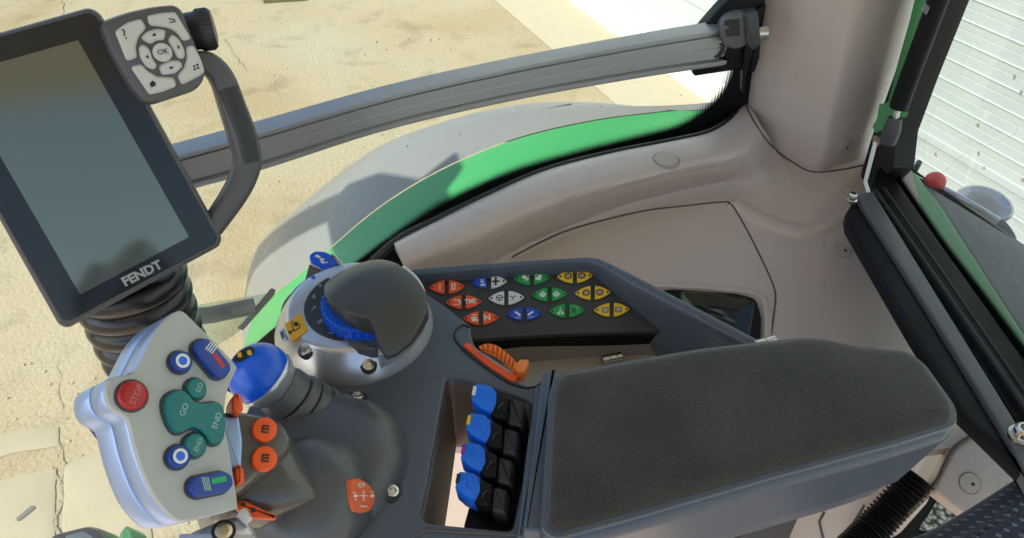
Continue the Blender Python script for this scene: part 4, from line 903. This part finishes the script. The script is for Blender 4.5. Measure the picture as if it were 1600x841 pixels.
cap_px = [(583, 519), (561, 514), (538, 503), (520, 488), (510, 471), (507, 452), (511, 435), (524, 423), (546, 415), (573, 412), (598, 416), (621, 428), (640, 444), (655, 457), (667, 473), (670, 494), (660, 514), (642, 537), (620, 549), (601, 554), (591, 540)]
cf = ftop.up(.0175)
capo = [cf.px(x, y) for x, y in cap_px]
co_ = rnd(capo, .003, 4); dc = cf.px(594, 474); DR = max((p - dc).length for p in co_) * 1.01; cgc = sum(co_, V((0, 0))) / len(co_)
def dome_h(p): return .0385 * math.sqrt(max(0, 1 - ((p - dc).length / DR) ** 2)) - .0155
co2 = []
for i, p in enumerate(co_):      # even out the outline
    nx_ = co_[(i + 1) % len(co_)]; k = max(1, int((nx_ - p).length / .0025)); co2 += [p.lerp(nx_, t / k) for t in range(k)]
rings = [[cf.P(p, min(-.003, dome_h(p) - .004)) for p in co2], [cf.P(p, dome_h(p) - .0012) for p in co2]]
for sc_ in (.99, .97, .93, .88, .80, .7, .6, .48, .36, .24, .12, .02): rings.append([cf.P(q_, dome_h(q_)) for q_ in (cgc + (p - cgc) * sc_ for p in co2)])
vs, fs = rings_mesh(rings); mk('dial_cover', vs, fs, M['dome'], dial, 70)
def ang(x, y): v = fh_.px(x, y); return math.atan2(v.y, v.x)
a0_, a1_ = ang(596, 588), ang(648, 440)
ring = [V((math.cos(a0_ + (a1_ - a0_) * i / 40) * q * .945, math.sin(a0_ + (a1_ - a0_) * i / 40) * q * .945)) for i in range(41)] + [V((math.cos(a1_ + (a0_ - a1_) * i / 40) * q * .70, math.sin(a1_ + (a0_ - a1_) * i / 40) * q * .70)) for i in range(41)]
solid('dial_step', fh_, ring, bev(.0, .034, .003), M['silver2'], dial)
solid('dial_notch', ftop, rnd(pxpoly(ftop, [(545, 528), (584, 532), (588, 548), (560, 548), (544, 540)]), .001), bev(-.01, .003, .001), M['grey'], dial)
hb = bvh_of(*[o for o in dial.children if o.name.startswith('dial_base')])
def stick(name, pts, h0, h1, mt, par, r=0):
    """a printed label lying on the dial's cone"""
    c = V((sum(p[0] for p in pts) / len(pts), sum(p[1] for p in pts) / len(pts))); p, n = hit(hb, c.x, c.y)
    if p is None: return None, None
    f_ = Fr(p, n, V((1, 0, 0))); return solid(name, f_, rnd(pxpoly(f_, pts), r) if r else pxpoly(f_, pts), [(0, h0), (0, h1)], mt, par), f_
st, f_ = stick('warning_sticker', [(444, 508), (471, 490), (481, 517), (457, 535)], -.0015, .0010, M['yellow'], dial, .002)
if st:
    Q = lambda pts: [f_.px(*p) for p in pts]
    join_polys('print', f_, [Q(cpx(463, 508, 4.0, 12)), Q(bpx(456, 509, 460, 519, 1.2)), Q(bpx(460, 519, 469, 513, 1.2)), Q(bpx(456, 509, 457.5, 503, 1.2)), Q(bpx(469, 513, 468.5, 508, 1.2)), Q(bpx(452, 522, 460, 516, 1.4)), Q([(451, 518), (457, 521), (452, 524)])], .0010, .0014, M['inkb'], st)
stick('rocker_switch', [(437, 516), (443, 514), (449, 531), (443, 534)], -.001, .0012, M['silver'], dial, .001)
stick('rocker_slot', [(440, 519), (443, 518), (446, 529), (443, 530)], -.001, .0018, M['inkb'], dial)
stick('index_slot', [(479, 495), (482, 493), (487, 502), (484, 504)], -.001, .0008, M['inkb'], dial)
for x, y in ((478, 548), (576, 571)):
    p, n = hit(hb, x, y)
    if p is None: continue
    n2 = (n + UPZ * 1.2).normalized(); f_ = Fr(p, n2); sc = lathe('base_screw', f_, [(.0062, -.003), (.0062, .0016), (.0052, .0030), (.0030, .0034), (.0024, .0018), (.0001, .0018)], M['steel'], dial, 24, rfun=lambda a, h: 1)
    lathe('screw_recess', f_, [(.0078, -.004), (.0078, .0006), (.0064, .0007), (.0064, -.004)], M['inkb'], sc, 24)
# blue tipped rocker and the flag switch behind the dial
fk = Fr(at(468, 452, 2.490), UPZ * .6 + V((-.6, -.3, 0)), V((1, 0, 0)))
solid('blue_rocker', fk, rnd(pxpoly(fk, [(458, 462), (462, 452), (478, 438), (492, 430), (494, 436), (486, 450), (468, 462)]), .002), bev(-.01, .003, .002), M['blue'], dial)
fg_ = Fr(at(508, 412, 2.505), V((-.15, -.6, .8)), V((1, 0, 0)))
fs_ = thing('flag_switch', 'small blue flag shaped switch lever with white symbol behind the dial', 'switch', fg_.o)
solid('lever_cap', fg_, rnd(pxpoly(fg_, [(483, 400), (492, 393), (508, 394), (522, 402), (531, 414), (512, 420), (505, 426), (500, 418), (486, 412)]), .003), bev(-.006, .002, .0015), M['blue'], fs_)
solid('cap_edge', fg_, rnd(pxpoly(fg_, [(481, 401), (490, 392), (508, 392), (524, 401), (534, 415), (514, 421), (505, 430), (499, 420), (484, 414)]), .003), bev(-.009, -.003, .001), M['white'], fs_)
solid('switch_hinge', fg_, rnd(pxpoly(fg_, [(518, 398), (524, 399), (537, 413), (536, 418), (530, 414)]), .001), bev(-.008, .004, .001), M['silver2'], fs_)
Q = lambda pts: [fg_.px(*p) for p in pts]
join_polys('print', fg_, [Q(bpx(494, 400, 501, 403, 4)), Q(cpx(503, 406, 2.6)), Q(cpx(506, 411, 2.6)), Q(bpx(501, 411, 508, 405, 1.4)), Q(cpx(511, 411, 1.6))], .0018, .0024, M['ink'], fs_)
fpost = Fr(at(490, 430, 2.495), V((-.3, -.7, .6)), V((1, 0, 0)))
solid('switch_post', fpost, pxpoly(fpost, [(482, 414), (506, 424), (494, 434), (474, 444)]), bev(-.012, 0, .002), M['grey'], fs_)
# ================================================================== joystick base, boot and cross lever (left of the console)
ZB = 2.445
jb = thing('joystick_housing', 'large rounded grey joystick housing with an orange symbol label and two screws', 'joystick base', at(520, 760, ZB))
fo = Fr(at(510, 748, ZB), UPZ, V((1, 0, 0)))
ro = (at(652, 748, ZB) - at(510, 748, ZB)).length
od = lathe('outer_dome', fo, [(ro, -.05), (ro, .0), (ro * .985, .012), (ro * .94, .024), (ro * .86, .035), (ro * .74, .043), (ro * .6, .048), (ro * .4, .05)], M['dome_s'], jb, 96)
fi = Fr(at(488, 790, ZB + .02), UPZ + V((-.05, -.15, 0)), V((1, 0, 0)))
ri = (at(590, 790, ZB + .02) - at(488, 790, ZB + .02)).length
idm = lathe('inner_dome', fi, [(ri * 1.0, -.03), (ri, .0), (ri * .985, .012), (ri * .94, .022), (ri * .84, .033), (ri * .7, .041), (ri * .5, .047), (ri * .25, .05), (.001, .051)], M['dome_s'], jb, 96)
bo = bvh_of(od, idm)
p, n = hit(bo, 567, 775)
if p is not None:
    f_ = Fr(p, n, V((1, 0, 0))); crs = solid('symbol_label', f_, rnd(pxpoly(f_, [(547, 749), (560, 748), (574, 756), (584, 770), (584, 784), (577, 798), (565, 802), (552, 799), (548, 780)]), .002), [(0, -.004), (0, .0008)], M['lab'], jb)
    Q = lambda pts: [f_.px(*p) for p in pts]
    join_polys('print', f_, [Q(bpx(560, 775, 573, 775, 1.3)), Q(bpx(566.5, 767, 566.5, 783, 1.3)), Q(cpx(554, 775, 3)), Q(cpx(580, 775, 3)), Q(bpx(561, 791, 572, 792, 1.6)), Q(cpx(551.5, 770, 1.5)), Q(cpx(554, 781, 1.2)), Q(cpx(579, 769, 1.2))] + [Q(k) for k in ringpx(563, 758, 5, 1.2)] + [Q(bpx(561, 758, 565, 757, 1.6))], .0008, .0013, M['ink'], crs)
for x, y in ((613, 768), (559, 620)):
    p, n = hit(bo, x, y)
    if p is None: continue
    f_ = Fr(p, (n + UPZ).normalized()); sc = lathe('housing_screw', f_, [(.0056, -.004), (.0056, .0012), (.0048, .0024), (.0028, .0028), (.0022, .001), (.0001, .001)], M['steel'], jb, 24)
    lathe('screw_recess', f_, [(.0085, -.006), (.0085, .0005), (.0058, .0006), (.0058, -.006)], M['inkb'], sc, 24)

cl_ = thing('cross_lever', 'short lever with bright blue ball cap and grey ribbed boot', 'lever', at(505, 660, 2.48))
pb0, pt0 = at(486, 645, 2.474), at(384, 568, 2.535)
fx = Fr(pb0, pt0 - pb0, UPZ); Lc = (pt0 - pb0).length; k = .0255
lathe('ribbed_boot', fx, [(k * 1.16, -.016), (k * 1.18, -.004), (k * 1.15, .000), (k * 1.00, .0008), (k * 1.10, .0025), (k * 1.10, .0085), (k * 1.04, .0115), (k * .92, .0120), (k * 1.03, .0138), (k * 1.03, .0195), (k * .97, .0225), (k * .84, .0230), (k * .94, .025), (k * .93, .034), (k * .85, .040), (k * .6, .042)], M['grey'], cl_, 64)
hcap = Lc - .023
lathe('collar', fx, [(k * .7, hcap - .014), (k * .85, hcap - .012), (k * 1.02, hcap - .003), (k * 1.06, hcap), (k * 1.04, hcap + .002), (k * .9, hcap + .002)], M['silver2'], cl_, 64)
bc = lathe('ball_cap', fx, [(k * 1.05 * math.cos(t), hcap + .008 + k * 1.0 * math.sin(t)) for t in [-.42 + i * .1 for i in range(20)]], M['blue'], cl_, 64)
bb = bvh_of(bc); p, n = hit(bb, 381, 554)
if p is not None:
    f_ = Fr(p, n, V((1, 0, 0))); ov = solid('symbol_plate', f_, circ(f_.px(381, 554), .0092, 24, .0062, .35), [(0, -.003), (0, .0008)], M['inkb'], cl_)
    for x, y in ((375, 556), (390, 552)): solid('yellow_mark', f_, rnd(pxpoly(f_, [(x - 3, y - 2), (x + 3, y - 4), (x + 4, y + 3), (x - 2, y + 4)]), .0005, 2), [(0, 0), (0, .0014)], M['ybtn'], ov)

# ================================================================== joystick
rj = ray(270, 660).normalized()
nj = (-rj * .78 + RT * .58 + UP * .22).normalized()
fj = Fr(dep(265, 655, .46), nj, RT)
js = thing('joystick', 'multifunction joystick with pale grey face of coloured buttons and silver side', 'joystick', at(420, 780, 2.46))
face_px = [(277, 486), (288, 487), (302, 500), (366, 566), (368, 582), (357, 609), (352, 655), (362, 720), (372, 787), (366, 796), (330, 806), (292, 814), (272, 809), (240, 772), (216, 714), (203, 664), (196, 652), (174, 637), (166, 618), (167, 600), (176, 590), (205, 584), (213, 578), (224, 557), (240, 525), (258, 500)]
fpoly = cr([(*fj.px(*p), 0) for p in face_px], 160, True); fpoly = [V((p.x, p.y)) for p in fpoly]
solid('face_plate', fj, fpoly, [(.0, -.004), (0, -.0015), (.0006, -.0003), (.0016, 0)], M['face'], js)
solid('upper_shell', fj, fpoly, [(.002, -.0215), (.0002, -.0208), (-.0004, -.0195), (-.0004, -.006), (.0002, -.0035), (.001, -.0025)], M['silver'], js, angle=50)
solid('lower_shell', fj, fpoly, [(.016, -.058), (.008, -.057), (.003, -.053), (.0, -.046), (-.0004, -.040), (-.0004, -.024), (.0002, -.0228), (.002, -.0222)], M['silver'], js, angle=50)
def btn(name, pts, h, mt, r=0, e=.0016, lab=None):
    pl = pxpoly(fj, pts) if not isinstance(pts[0], V) else pts
    solid('button_bezel', fj, inset(rnd(pl, r) if r else pl, -.0012), [(0, -.001), (0, .0009), (.0006, .0012)], M['darkgrey'], js)
    return solid(name, fj, rnd(pl, r) if r else pl, [(0, 0), (0, h - e), (e * .12, h - e * .5), (e * .4, h - e * .12), (e, h)], mt, js, label=lab, angle=60)
def pc(x, y, rp, n=28): 
    c = fj.px(x, y); rr_ = rp * .46 / F; return circ(c, rr_, n)
for x, y in ((279, 567), (275, 715)):
    b = btn('round_button', pc(x, y, 17.5), .0055, M['navy'], lab='blue round button with pale ring')
    f5 = fj.up(.0055); c = fj.px(x, y); R0 = 17.5 * .46 / F
    lathe('ring_print', Fr(f5.P(c), fj.n), [(R0 * .42, -.0004), (R0 * .42, .0003), (R0 * .66, .0003), (R0 * .66, -.0004)], M['ink'], b, 32, cap0=False, cap1=False); lathe('centre_dot', Fr(f5.P(c), fj.n), [(R0 * .40, -.0004), (R0 * .40, .0002), (.0001, .0003)], M['blue'], b, 20)
def pill(a, b, w):
    A, B = V(a), V(b); d = (B - A).normalized(); an = math.atan2(d.y, d.x); o = []
    for i in range(13): t = an + math.pi / 2 + math.pi * i / 12; o.append((A.x + w * math.cos(t), A.y + w * math.sin(t)))
    for i in range(13): t = an - math.pi / 2 + math.pi * i / 12; o.append((B.x + w * math.cos(t), B.y + w * math.sin(t)))
    return o
b = btn('long_button', pill((312, 547), (338, 578), 15), .0065, M['navy'], lab='blue oblong button with red bar'); f6 = fj.up(.0065)
Q = lambda pts: [fj.px(*p) for p in pts]
join_polys('stripe_print', f6, [Q(bpx(313 + i * 3.2, 552 - i * 0 + i * 2.2 - 2, 322 + i * 3.2, 538 + i * 2.2, 1.6)) for i in range(4)], -.0002, .0003, M['ink'], b)
join_polys('bar_print', f6, [Q(bpx(326, 557, 341, 577, 7))], -.0002, .0003, M['inkred'], b)
b = btn('long_button', pill((306, 762), (340, 755), 16.5), .0065, M['navy'], lab='blue oblong button with green bar')
join_polys('stripe_print', f6, [Q(bpx(307 + i * 3.0, 748, 312 + i * 3.0, 769, 1.4)) for i in range(4)], -.0002, .0003, M['inkt'], b)
join_polys('bar_print', f6, [Q(bpx(322, 755, 345, 750, 9))], -.0002, .0003, M['inkgr'], b)
b = btn('stop_button', pc(205, 619, 22.5), .0045, M['red'], e=.003, lab='red round button'); text('STOP', fj.up(.0045), fj.px(208, 619), .0054, R_(80), M['inkr'], b, ext=.0002)
b = btn('round_button', pc(303, 609, 17), .0045, M['teal'], lab='small teal round button at the top'); text('GO', fj.up(.0045), fj.px(306, 608), .0044, R_(80), M['inkt'], b, ext=.0003)
b = btn('round_button', pc(301, 697, 18.5), .0045, M['teal'], lab='small teal round button at the bottom'); text('END', fj.up(.0045), fj.px(304, 697), .0044, R_(80), M['inkt'], b, ext=.0003)
db = [(255, 622), (268, 613), (282, 613), (292, 622), (300, 630), (315, 632), (332, 630), (342, 638), (346, 662), (343, 688), (332, 696), (321, 691), (311, 678), (296, 670), (278, 678), (266, 674), (256, 655), (252, 636)]
dbp = [V((p.x, p.y)) for p in cr([(*fj.px(*p), 0) for p in db], 80, True)]
b = btn('rocker_button', dbp, .0055, M['teal'], lab='large teal dumbbell shaped button'); text('GO', fj.up(.0055), fj.px(281, 643), .0054, R_(80), M['inkt'], b, ext=.0002); text('END', fj.up(.0055), fj.px(332, 660), .0054, R_(80), M['inkt'], b, ext=.0002)
# rear grip: key block and stem that run down into the base
fk2 = Fr(dep(415, 690, .52), (-ray(415, 690).normalized() * .9 + RT * .25 + UP * .22), RT)
solid('key_block', fk2, rnd(pxpoly(fk2, [(350, 640), (378, 641), (412, 646), (446, 660), (460, 684), (454, 708), (424, 730), (380, 766), (340, 790)]), .010, 6), [(-.004, -.05), (-.001, -.012), (.0008, -.004), (.003, -.0008), (.006, 0)], M['stem'], js)
for y in (673, 718):
    c = fk2.px(412, y); f_ = Fr(fk2.P(c, 0), fk2.n, RT); ob = lathe('orange_button', f_, [(.0086, -.001), (.0086, .003), (.0080, .0042), (.0068, .0046), (.0001, .0046)], M['orange'], js, 32)
    join_polys('print', f_, [bar((-.0024, -.0022), (.0026, -.0020), .0012), bar((-.0024, 0), (.0026, .0002), .0012), bar((-.0022, .0020), (.0026, .0024), .0012), bar((-.002, -.0025), (-.002, .0025), .001)], .0044, .0050, M['inkb'], ob)
fs2 = Fr(dep(440, 740, .56), (-ray(440, 740).normalized() + RT * .2 + UP * .2), RT)
stp = [V((p.x, p.y)) for p in cr([(*fs2.px(*p), 0) for p in [(340, 700), (380, 655), (430, 650), (462, 676), (484, 715), (506, 752), (516, 776), (504, 797), (460, 814), (410, 822), (350, 815), (330, 760)]], 90, True)]
solid('stem', fs2, stp, [(-.006, -.07), (-.002, -.030), (0, -.018), (.0025, -.009), (.006, -.003)] + [('s', 1 - i * .08, -.003 + .016 * math.sqrt(1 - (1 - i * .08) ** 2)) for i in range(1, 13)], M['stem'], js, angle=80)
for pts in ([(357, 632), (364, 618), (374, 628), (375, 648), (366, 654), (358, 648)], [(362, 738), (368, 728), (376, 740), (377, 758), (366, 764), (362, 752)]):
    solid('orange_button', fk2, rnd(pxpoly(fk2, pts), .002), bev(-.01, .012, .002), M['orange'], js)
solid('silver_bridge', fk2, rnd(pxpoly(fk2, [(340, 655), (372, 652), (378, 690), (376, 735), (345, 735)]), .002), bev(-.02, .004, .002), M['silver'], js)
solid('lower_flap', fs2.up(.012), rnd(pxpoly(fs2.up(.012), [(366, 785), (380, 782), (405, 794), (430, 806), (432, 812), (395, 810), (370, 796)]), .002), bev(-.008, .003, .002), M['orange'], js)
join_polys('print', fs2.up(.012), [[fs2.up(.012).px(*p) for p in bpx(376, 789, 382, 788, 5)], [fs2.up(.012).px(*p) for p in bpx(392, 799, 398, 797, 7)]], .003, .0036, M['inkb'], js)
fw = Fr(dep(345, 830, .50), (-ray(345, 830).normalized() + UP * .5 + RT * .1), RT)
solid('wrist_rest', fw, rnd(pxpoly(fw, [(275, 845), (300, 826), (352, 806), (372, 802), (392, 812), (410, 840), (408, 870), (260, 870)]), .006), [(0, -.03), (0, -.006), (.002, -.002), (.006, 0), (.014, .002)], M['silver2'], js)
f_ = Fr(fw.P(fw.px(349, 832), .002), fw.n, RT); ws = lathe('brass_screw', f_, [(.0056, -.002), (.0056, .0012), (.0042, .0022), (.0026, .0024), (.002, .001), (.0001, .001)], M['brass'], js, 20)
lathe('screw_recess', f_, [(.0078, -.003), (.0078, .0004), (.0058, .0005), (.0058, -.003)], M['inkb'], ws, 20)
solid('toothed_edge', fw.up(.002), pxpoly(fw.up(.002), sum([[(376 + i * 2.6, 797 + i * 3.0), (386 + i * 2.0, 796 + i * 3.4), (380 + i * 2.6, 800 + i * 3.0)] for i in range(5)], []) + [(386, 822), (370, 806)]), bev(-.006, .002, .0005), M['white'], js)

# ================================================================== terminal
rm = ray(180, 260).normalized()
ft_ = Fr(dep(190, 260, .57), (-rm + RT * .06 - UP * .100), RT)
tm = thing('terminal', 'tall portrait display terminal with dark bezel, switched off screen and keypad corner', 'display terminal', dep(200, 470, .60))
hous = [(-143, 92), (140, 12), (156, 20), (348, 372), (344, 386), (106, 515), (92, 510)]
solid('housing', ft_, rnd(pxpoly(ft_, hous), [.01, .014, .012, .010, .008, .012, .012], 6), [(.008, -.036), (.002, -.030), (-.0015, -.020), (-.001, -.012), (0, -.0035), (.0008, -.0012), (.002, 0), (.0035, .0002)], M['grey_m'], tm)
solid('bezel', ft_, rnd(pxpoly(ft_, [(-136, 96), (138, 20), (150, 26), (339, 370), (336, 380), (109, 502), (97, 499)]), [.008, .01, .008, .007, .007, .008, .008], 6), [(0, -.001), (0, .0006), (.0005, .001)], M['bezel'], tm)
scr = solid('screen', ft_, pxpoly(ft_, [(-72, 118), (122, 63), (295, 370), (125, 460)]), [(0, .0005), (0, .00115)], M['screen'], tm)
lx = ft_.px(250, 412) - ft_.px(194, 440); la = math.atan2(lx.y, lx.x)
text('FENDT', ft_.up(.001), ft_.px(222, 427), .0102, la, M['inkg'], tm, 'logo', bold=.0004, ext=.0002, sx=.98)
fkp = Fr(dep(240, 85, .553), (-ray(240, 85).normalized() + RT * .10 + UP * .06), RT)
kp_px = [(157, 40), (166, 31), (200, 19), (240, 10), (272, 7), (284, 14), (298, 50), (322, 108), (318, 128), (306, 140), (240, 162), (224, 160), (205, 138), (172, 80)]
kpad = solid('keypad', fkp, rnd(pxpoly(fkp, kp_px), .006, 5), [(.006, -.036), (0, -.030), (-.0012, -.016), (0, -.004), (.001, -.001), (.003, 0)], M['grey_m'], tm)
Z3 = lambda pts: [fkp.px(x / 3.005, y / 3.005) for x, y in pts]
keys = [[(545, 150), (600, 112), (660, 95), (680, 130), (645, 170), (630, 220), (637, 268), (597, 281)], [(695, 80), (750, 68), (820, 62), (890, 180), (858, 188), (838, 155), (803, 131), (765, 122), (705, 115)],
        [(905, 218), (935, 275), (955, 335), (935, 352), (855, 393), (838, 358), (868, 322), (882, 275), (878, 224)], [(620, 318), (662, 307), (690, 338), (735, 365), (812, 370), (822, 402), (765, 425), (703, 440)],
        [(666, 180), (690, 155), (730, 142), (772, 145), (765, 185), (735, 184), (705, 202)], [(793, 190), (810, 167), (838, 190), (862, 240), (862, 270), (838, 272), (822, 240)],
        [(752, 318), (760, 308), (800, 290), (840, 290), (852, 310), (820, 340), (762, 348)], [(655, 225), (672, 215), (698, 235), (710, 275), (731, 308), (720, 323), (690, 312), (662, 268)]]
marks = [None, [bpx(790, 90, 815, 94, 5), bpx(815, 92, 820, 106, 5), bpx(795, 107, 820, 104, 5)], [bpx(905, 314, 914, 310, 9), bpx(920, 308, 930, 304, 9), bpx(908, 328, 917, 324, 9), bpx(923, 322, 933, 318, 9)],
         [[(698, 398), (714, 378), (734, 394)], bpx(706, 405, 728, 397, 14)], [[(712, 172), (722, 155), (735, 168)]], [[(830, 212), (843, 222), (834, 235)]], [[(790, 318), (814, 312), (804, 328)]], [[(694, 258), (682, 268), (698, 278)]]]
for kpoly, mk_ in zip(keys, marks):
    kb_ = solid('key', fkp, rnd(Z3(kpoly), .0016, 3), [(-.0008, -.0005), (-.0008, .0004), (0, .0005), (0, .0018), (.0006, .0024)], M['key'], kpad)
    if mk_:
        # symbol printed on the key: same mesh, second material
        vs, fs = [], []
        for q in mk_:
            q2 = Z3(q); a, f = rings_mesh([[fkp.P(p, .0022) for p in q2], [fkp.P(p, .0027) for p in q2]]); k2 = len(vs); vs += a; fs += [tuple(i + k2 for i in g_) for g_ in f]
        t_ = mk('tmp', vs, fs, M['inkb'], kpad); b2 = bmesh.new(); b2.from_mesh(kb_.data); kb_.data.materials.append(M['inkb']); x_ = bmesh.new(); x_.from_mesh(t_.data)
        for f in x_.faces: f.material_index = 1
        x_.to_mesh(t_.data); b2.from_mesh(t_.data); b2.to_mesh(kb_.data); b2.free(); x_.free(); bpy.data.objects.remove(t_)
okb = lathe('key', Fr(fkp.P(fkp.px(253.5, 82.3)), fkp.n, RT), [(.0067, -.0005), (.0067, .0020), (.0062, .0026), (.0001, .0028)], M['key'], kpad, 32)
text('OK', fkp.up(.0028), fkp.px(253.8, 81.5), .0054, R_(12), M['inkb'], kpad, 'lettering', .0)
text('?', fkp.up(.0024), fkp.px(194.5, 54.5), .0100, R_(20), M['inkb'], kpad, 'lettering', .0)
# knurled knob
kd = (RT * .93 + UP * .22 + FW * .25); f_ = Fr(dep(308, 48, .590), kd, UP)
lathe('knob', f_, [(k_*.71, h_*.71) for k_, h_ in [(.020, -.01), (.0205, .0), (.0225, .003), (.0225, .014), (.020, .018), (.012, .0195), (.0001, .02)]], M['black_m'], tm, 120, rfun=lambda a, h: 1 + (.02 * math.sin(a * 30) if .0007 < h < .0114 else 0))
# loop handle
hx = ft_.up(-.012)
def sweep(name, fr, pts, w, d, mt, par, n=60, sec=28, e=3.2):
    C_ = cr([(*fr.px(*p), 0) for p in pts], n); W_ = cr([(q, 0, 0) for q in w], n); rings = []
    for i, p in enumerate(C_):
        t = (C_[min(i + 1, n - 1)] - C_[max(i - 1, 0)]).normalized(); s = V((-t.y, t.x)); r_ = []
        for k in range(sec):
            a = 2 * math.pi * k / sec; ca, sa = math.cos(a), math.sin(a); u = math.copysign(abs(ca) ** (2 / e), ca) * W_[i].x / 2; v = math.copysign(abs(sa) ** (2 / e), sa) * d / 2
            r_.append(fr.P(V((p.x, p.y)) + s * u, v))
        rings.append(r_)
    vs, fs = rings_mesh(rings); return mk(name, vs, fs, mt, par, 60)
px_ = .57 / F
sweep('handle', hx, [(300, 98), (325, 100), (346, 122), (362, 165), (378, 212), (386, 246), (380, 276), (362, 310), (330, 356)], [36 * px_, 46 * px_, 48 * px_, 46 * px_, 46 * px_, 44 * px_, 42 * px_, 40 * px_, 36 * px_], .024, M['grey_m'], tm)
sweep('handle_grip', hx.up(.0012), [(354, 138), (366, 172), (380, 212), (389, 252)], [38 * px_, 37 * px_, 36 * px_, 34 * px_], .025, M['black_m'], tm, 30)
# corrugated boot of the terminal arm
b0, b1 = dep(196, 425, .635), dep(252, 570, .69)
fbt = Fr(b0, b1 - b0, FW); Lb = (b1 - b0).length; pr_ = [(.032, 0)]
for i in range(60):
    u = i / 59; pr_.append(((.0435 - .004 * u + .0045 * abs(math.sin(u * math.pi * 5.5)) ** .6), Lb * u))
lathe('arm_boot', fbt, pr_, M['gloss_r'], tm, 64)

# ================================================================== driver seat, hose, things at the frame's edge
fse = Fr(at(1520, 850, 2.36), V((-.15, -.1, 1)), V((1, 0, 0)))
st_ = thing('driver_seat', 'driver seat in dark blue fabric woven with pale dashes', 'seat', at(1540, 880, 2.1))
sp = rnd(pxpoly(fse, [(1372, 850), (1400, 836), (1440, 826), (1472, 812), (1530, 778), (1602, 732), (1680, 690), (1800, 900), (1600, 1100), (1400, 1050)]), .02, 5)
solid('seat_cushion', fse, sp, [(.01, -.10), (.0, -.05), (0, -.02), (.003, -.010), (.009, -.003), (.018, 0), ('s', .75, .006), ('s', .5, .010), ('s', .2, .012)], M['seat'], st_, angle=80)
hs = thing('corrugated_hose', 'black corrugated hose running down behind the armrest', 'hose', at(1370, 810, 2.1))
h0, h1 = at(1436, 745, 2.22), at(1320, 870, 2.16)
P_ = []; rr2 = []; N_ = 150
for i in range(N_):
    t = i / (N_ - 1); P_.append(h0.lerp(h1, t) + V((0, 0, -.012 * math.sin(math.pi * t)))); rr2.append(.0185 + .0022 * math.sin(t * math.pi * 2 * 24))
tube('hose_wall', P_, rr2, M['black'], hs, 24)
gt = thing('grab_tube', 'short grey tube with a clear flat end plate outside the window', 'tube', at(350, 490, 2.28))
tube('tube_body', [at(270, 498, 2.28), at(330, 492, 2.28), at(398, 478, 2.28)], .012, M['grey'], gt, 20)
f_ = Fr(at(402, 478, 2.28), V((.45, -.5, .6)), V((1, 0, 0)))
solid('end_plate', f_, rnd(pxpoly(f_, [(371, 512), (378, 506), (424, 450), (431, 453), (428, 462), (380, 516)]), .002), bev(-.004, .001, .0008), M['grey'], gt)
f2 = f_.up(-.006)
solid('clear_guard', f2, pxpoly(f2, [(300, 478), (420, 458), (372, 520), (340, 540), (300, 510)]), [(0, -.003), (0, 0)], M['clear'], gt)
ho = thing('bonnet_housing', 'dark glossy rounded housing on the green bonnet edge', 'lamp housing', at(120, 840, 2.0))  # dark glossy plastic piece beside a green strip
f_ = Fr(at(118, 845, 2.02), V((-.2, -.3, 1)), V((1, 0, 0)))
solid('dark_housing', f_, rnd(pxpoly(f_, [(62, 848), (84, 832), (132, 820), (152, 824), (166, 842), (172, 880), (60, 880)]), .006, 4), [(0, -.05), (0, -.010), (.003, -.003), (.009, 0)], M['gloss_r'], ho)
solid('housing_lid', f_, rnd(pxpoly(f_, [(104, 838), (132, 831), (146, 838), (150, 870), (100, 870)]), .003, 3), bev(-.001, .003, .001), M['deck2'], ho)
solid('green_bonnet_edge', f_, rnd(pxpoly(f_, [(176, 846), (180, 830), (190, 818), (200, 826), (205, 880), (172, 880)]), .003, 3), bev(-.05, -.01, .004), M['green'], ho)
# ================================================================== light
w = bpy.data.worlds.new('World'); S.world = w; w.use_nodes = True; nt = w.node_tree
sky = nt.nodes.new('ShaderNodeTexSky'); sky.sky_type = 'NISHITA'; sky.sun_disc = False
SUN_EL, SUN_AZ = math.radians(SUN[0]), math.radians(SUN[1])      # azimuth measured from tractor-forward (-X) towards its left (-Y)
to_sun = V((-math.cos(SUN_AZ) * math.cos(SUN_EL), -math.sin(SUN_AZ) * math.cos(SUN_EL), math.sin(SUN_EL)))
sky.sun_elevation = SUN_EL; sky.sun_rotation = math.atan2(to_sun.x, to_sun.y)
sky.air_density = 1; sky.dust_density = 1; sky.ozone_density = 1.5
nt.links.new(sky.outputs[0], nt.nodes['Background'].inputs[0]); nt.nodes['Background'].inputs[1].default_value = SKY
sd = bpy.data.lights.new('sun', 'SUN'); sd.energy = SUNE; sd.angle = math.radians(.5); sd.color = (1, .95, .87)
so = bpy.data.objects.new('sun', sd); COL.objects.link(so); so.rotation_euler = to_sun.to_track_quat('Z', 'Y').to_euler(); so.location = (0, 0, 12)
S.view_settings.view_transform = 'Standard'; S.view_settings.look = 'None'; S.view_settings.gamma = 1; S.view_settings.exposure = EXPO
S.render.engine = 'CYCLES'; S.cycles.use_denoising = True; S.cycles.max_bounces = 10; S.cycles.transparent_max_bounces = 16; S.cycles.diffuse_bounces = 5; S.cycles.glossy_bounces = 4
S.cycles.caustics_reflective = False; S.cycles.caustics_refractive = False; S.cycles.sample_clamp_indirect = 8
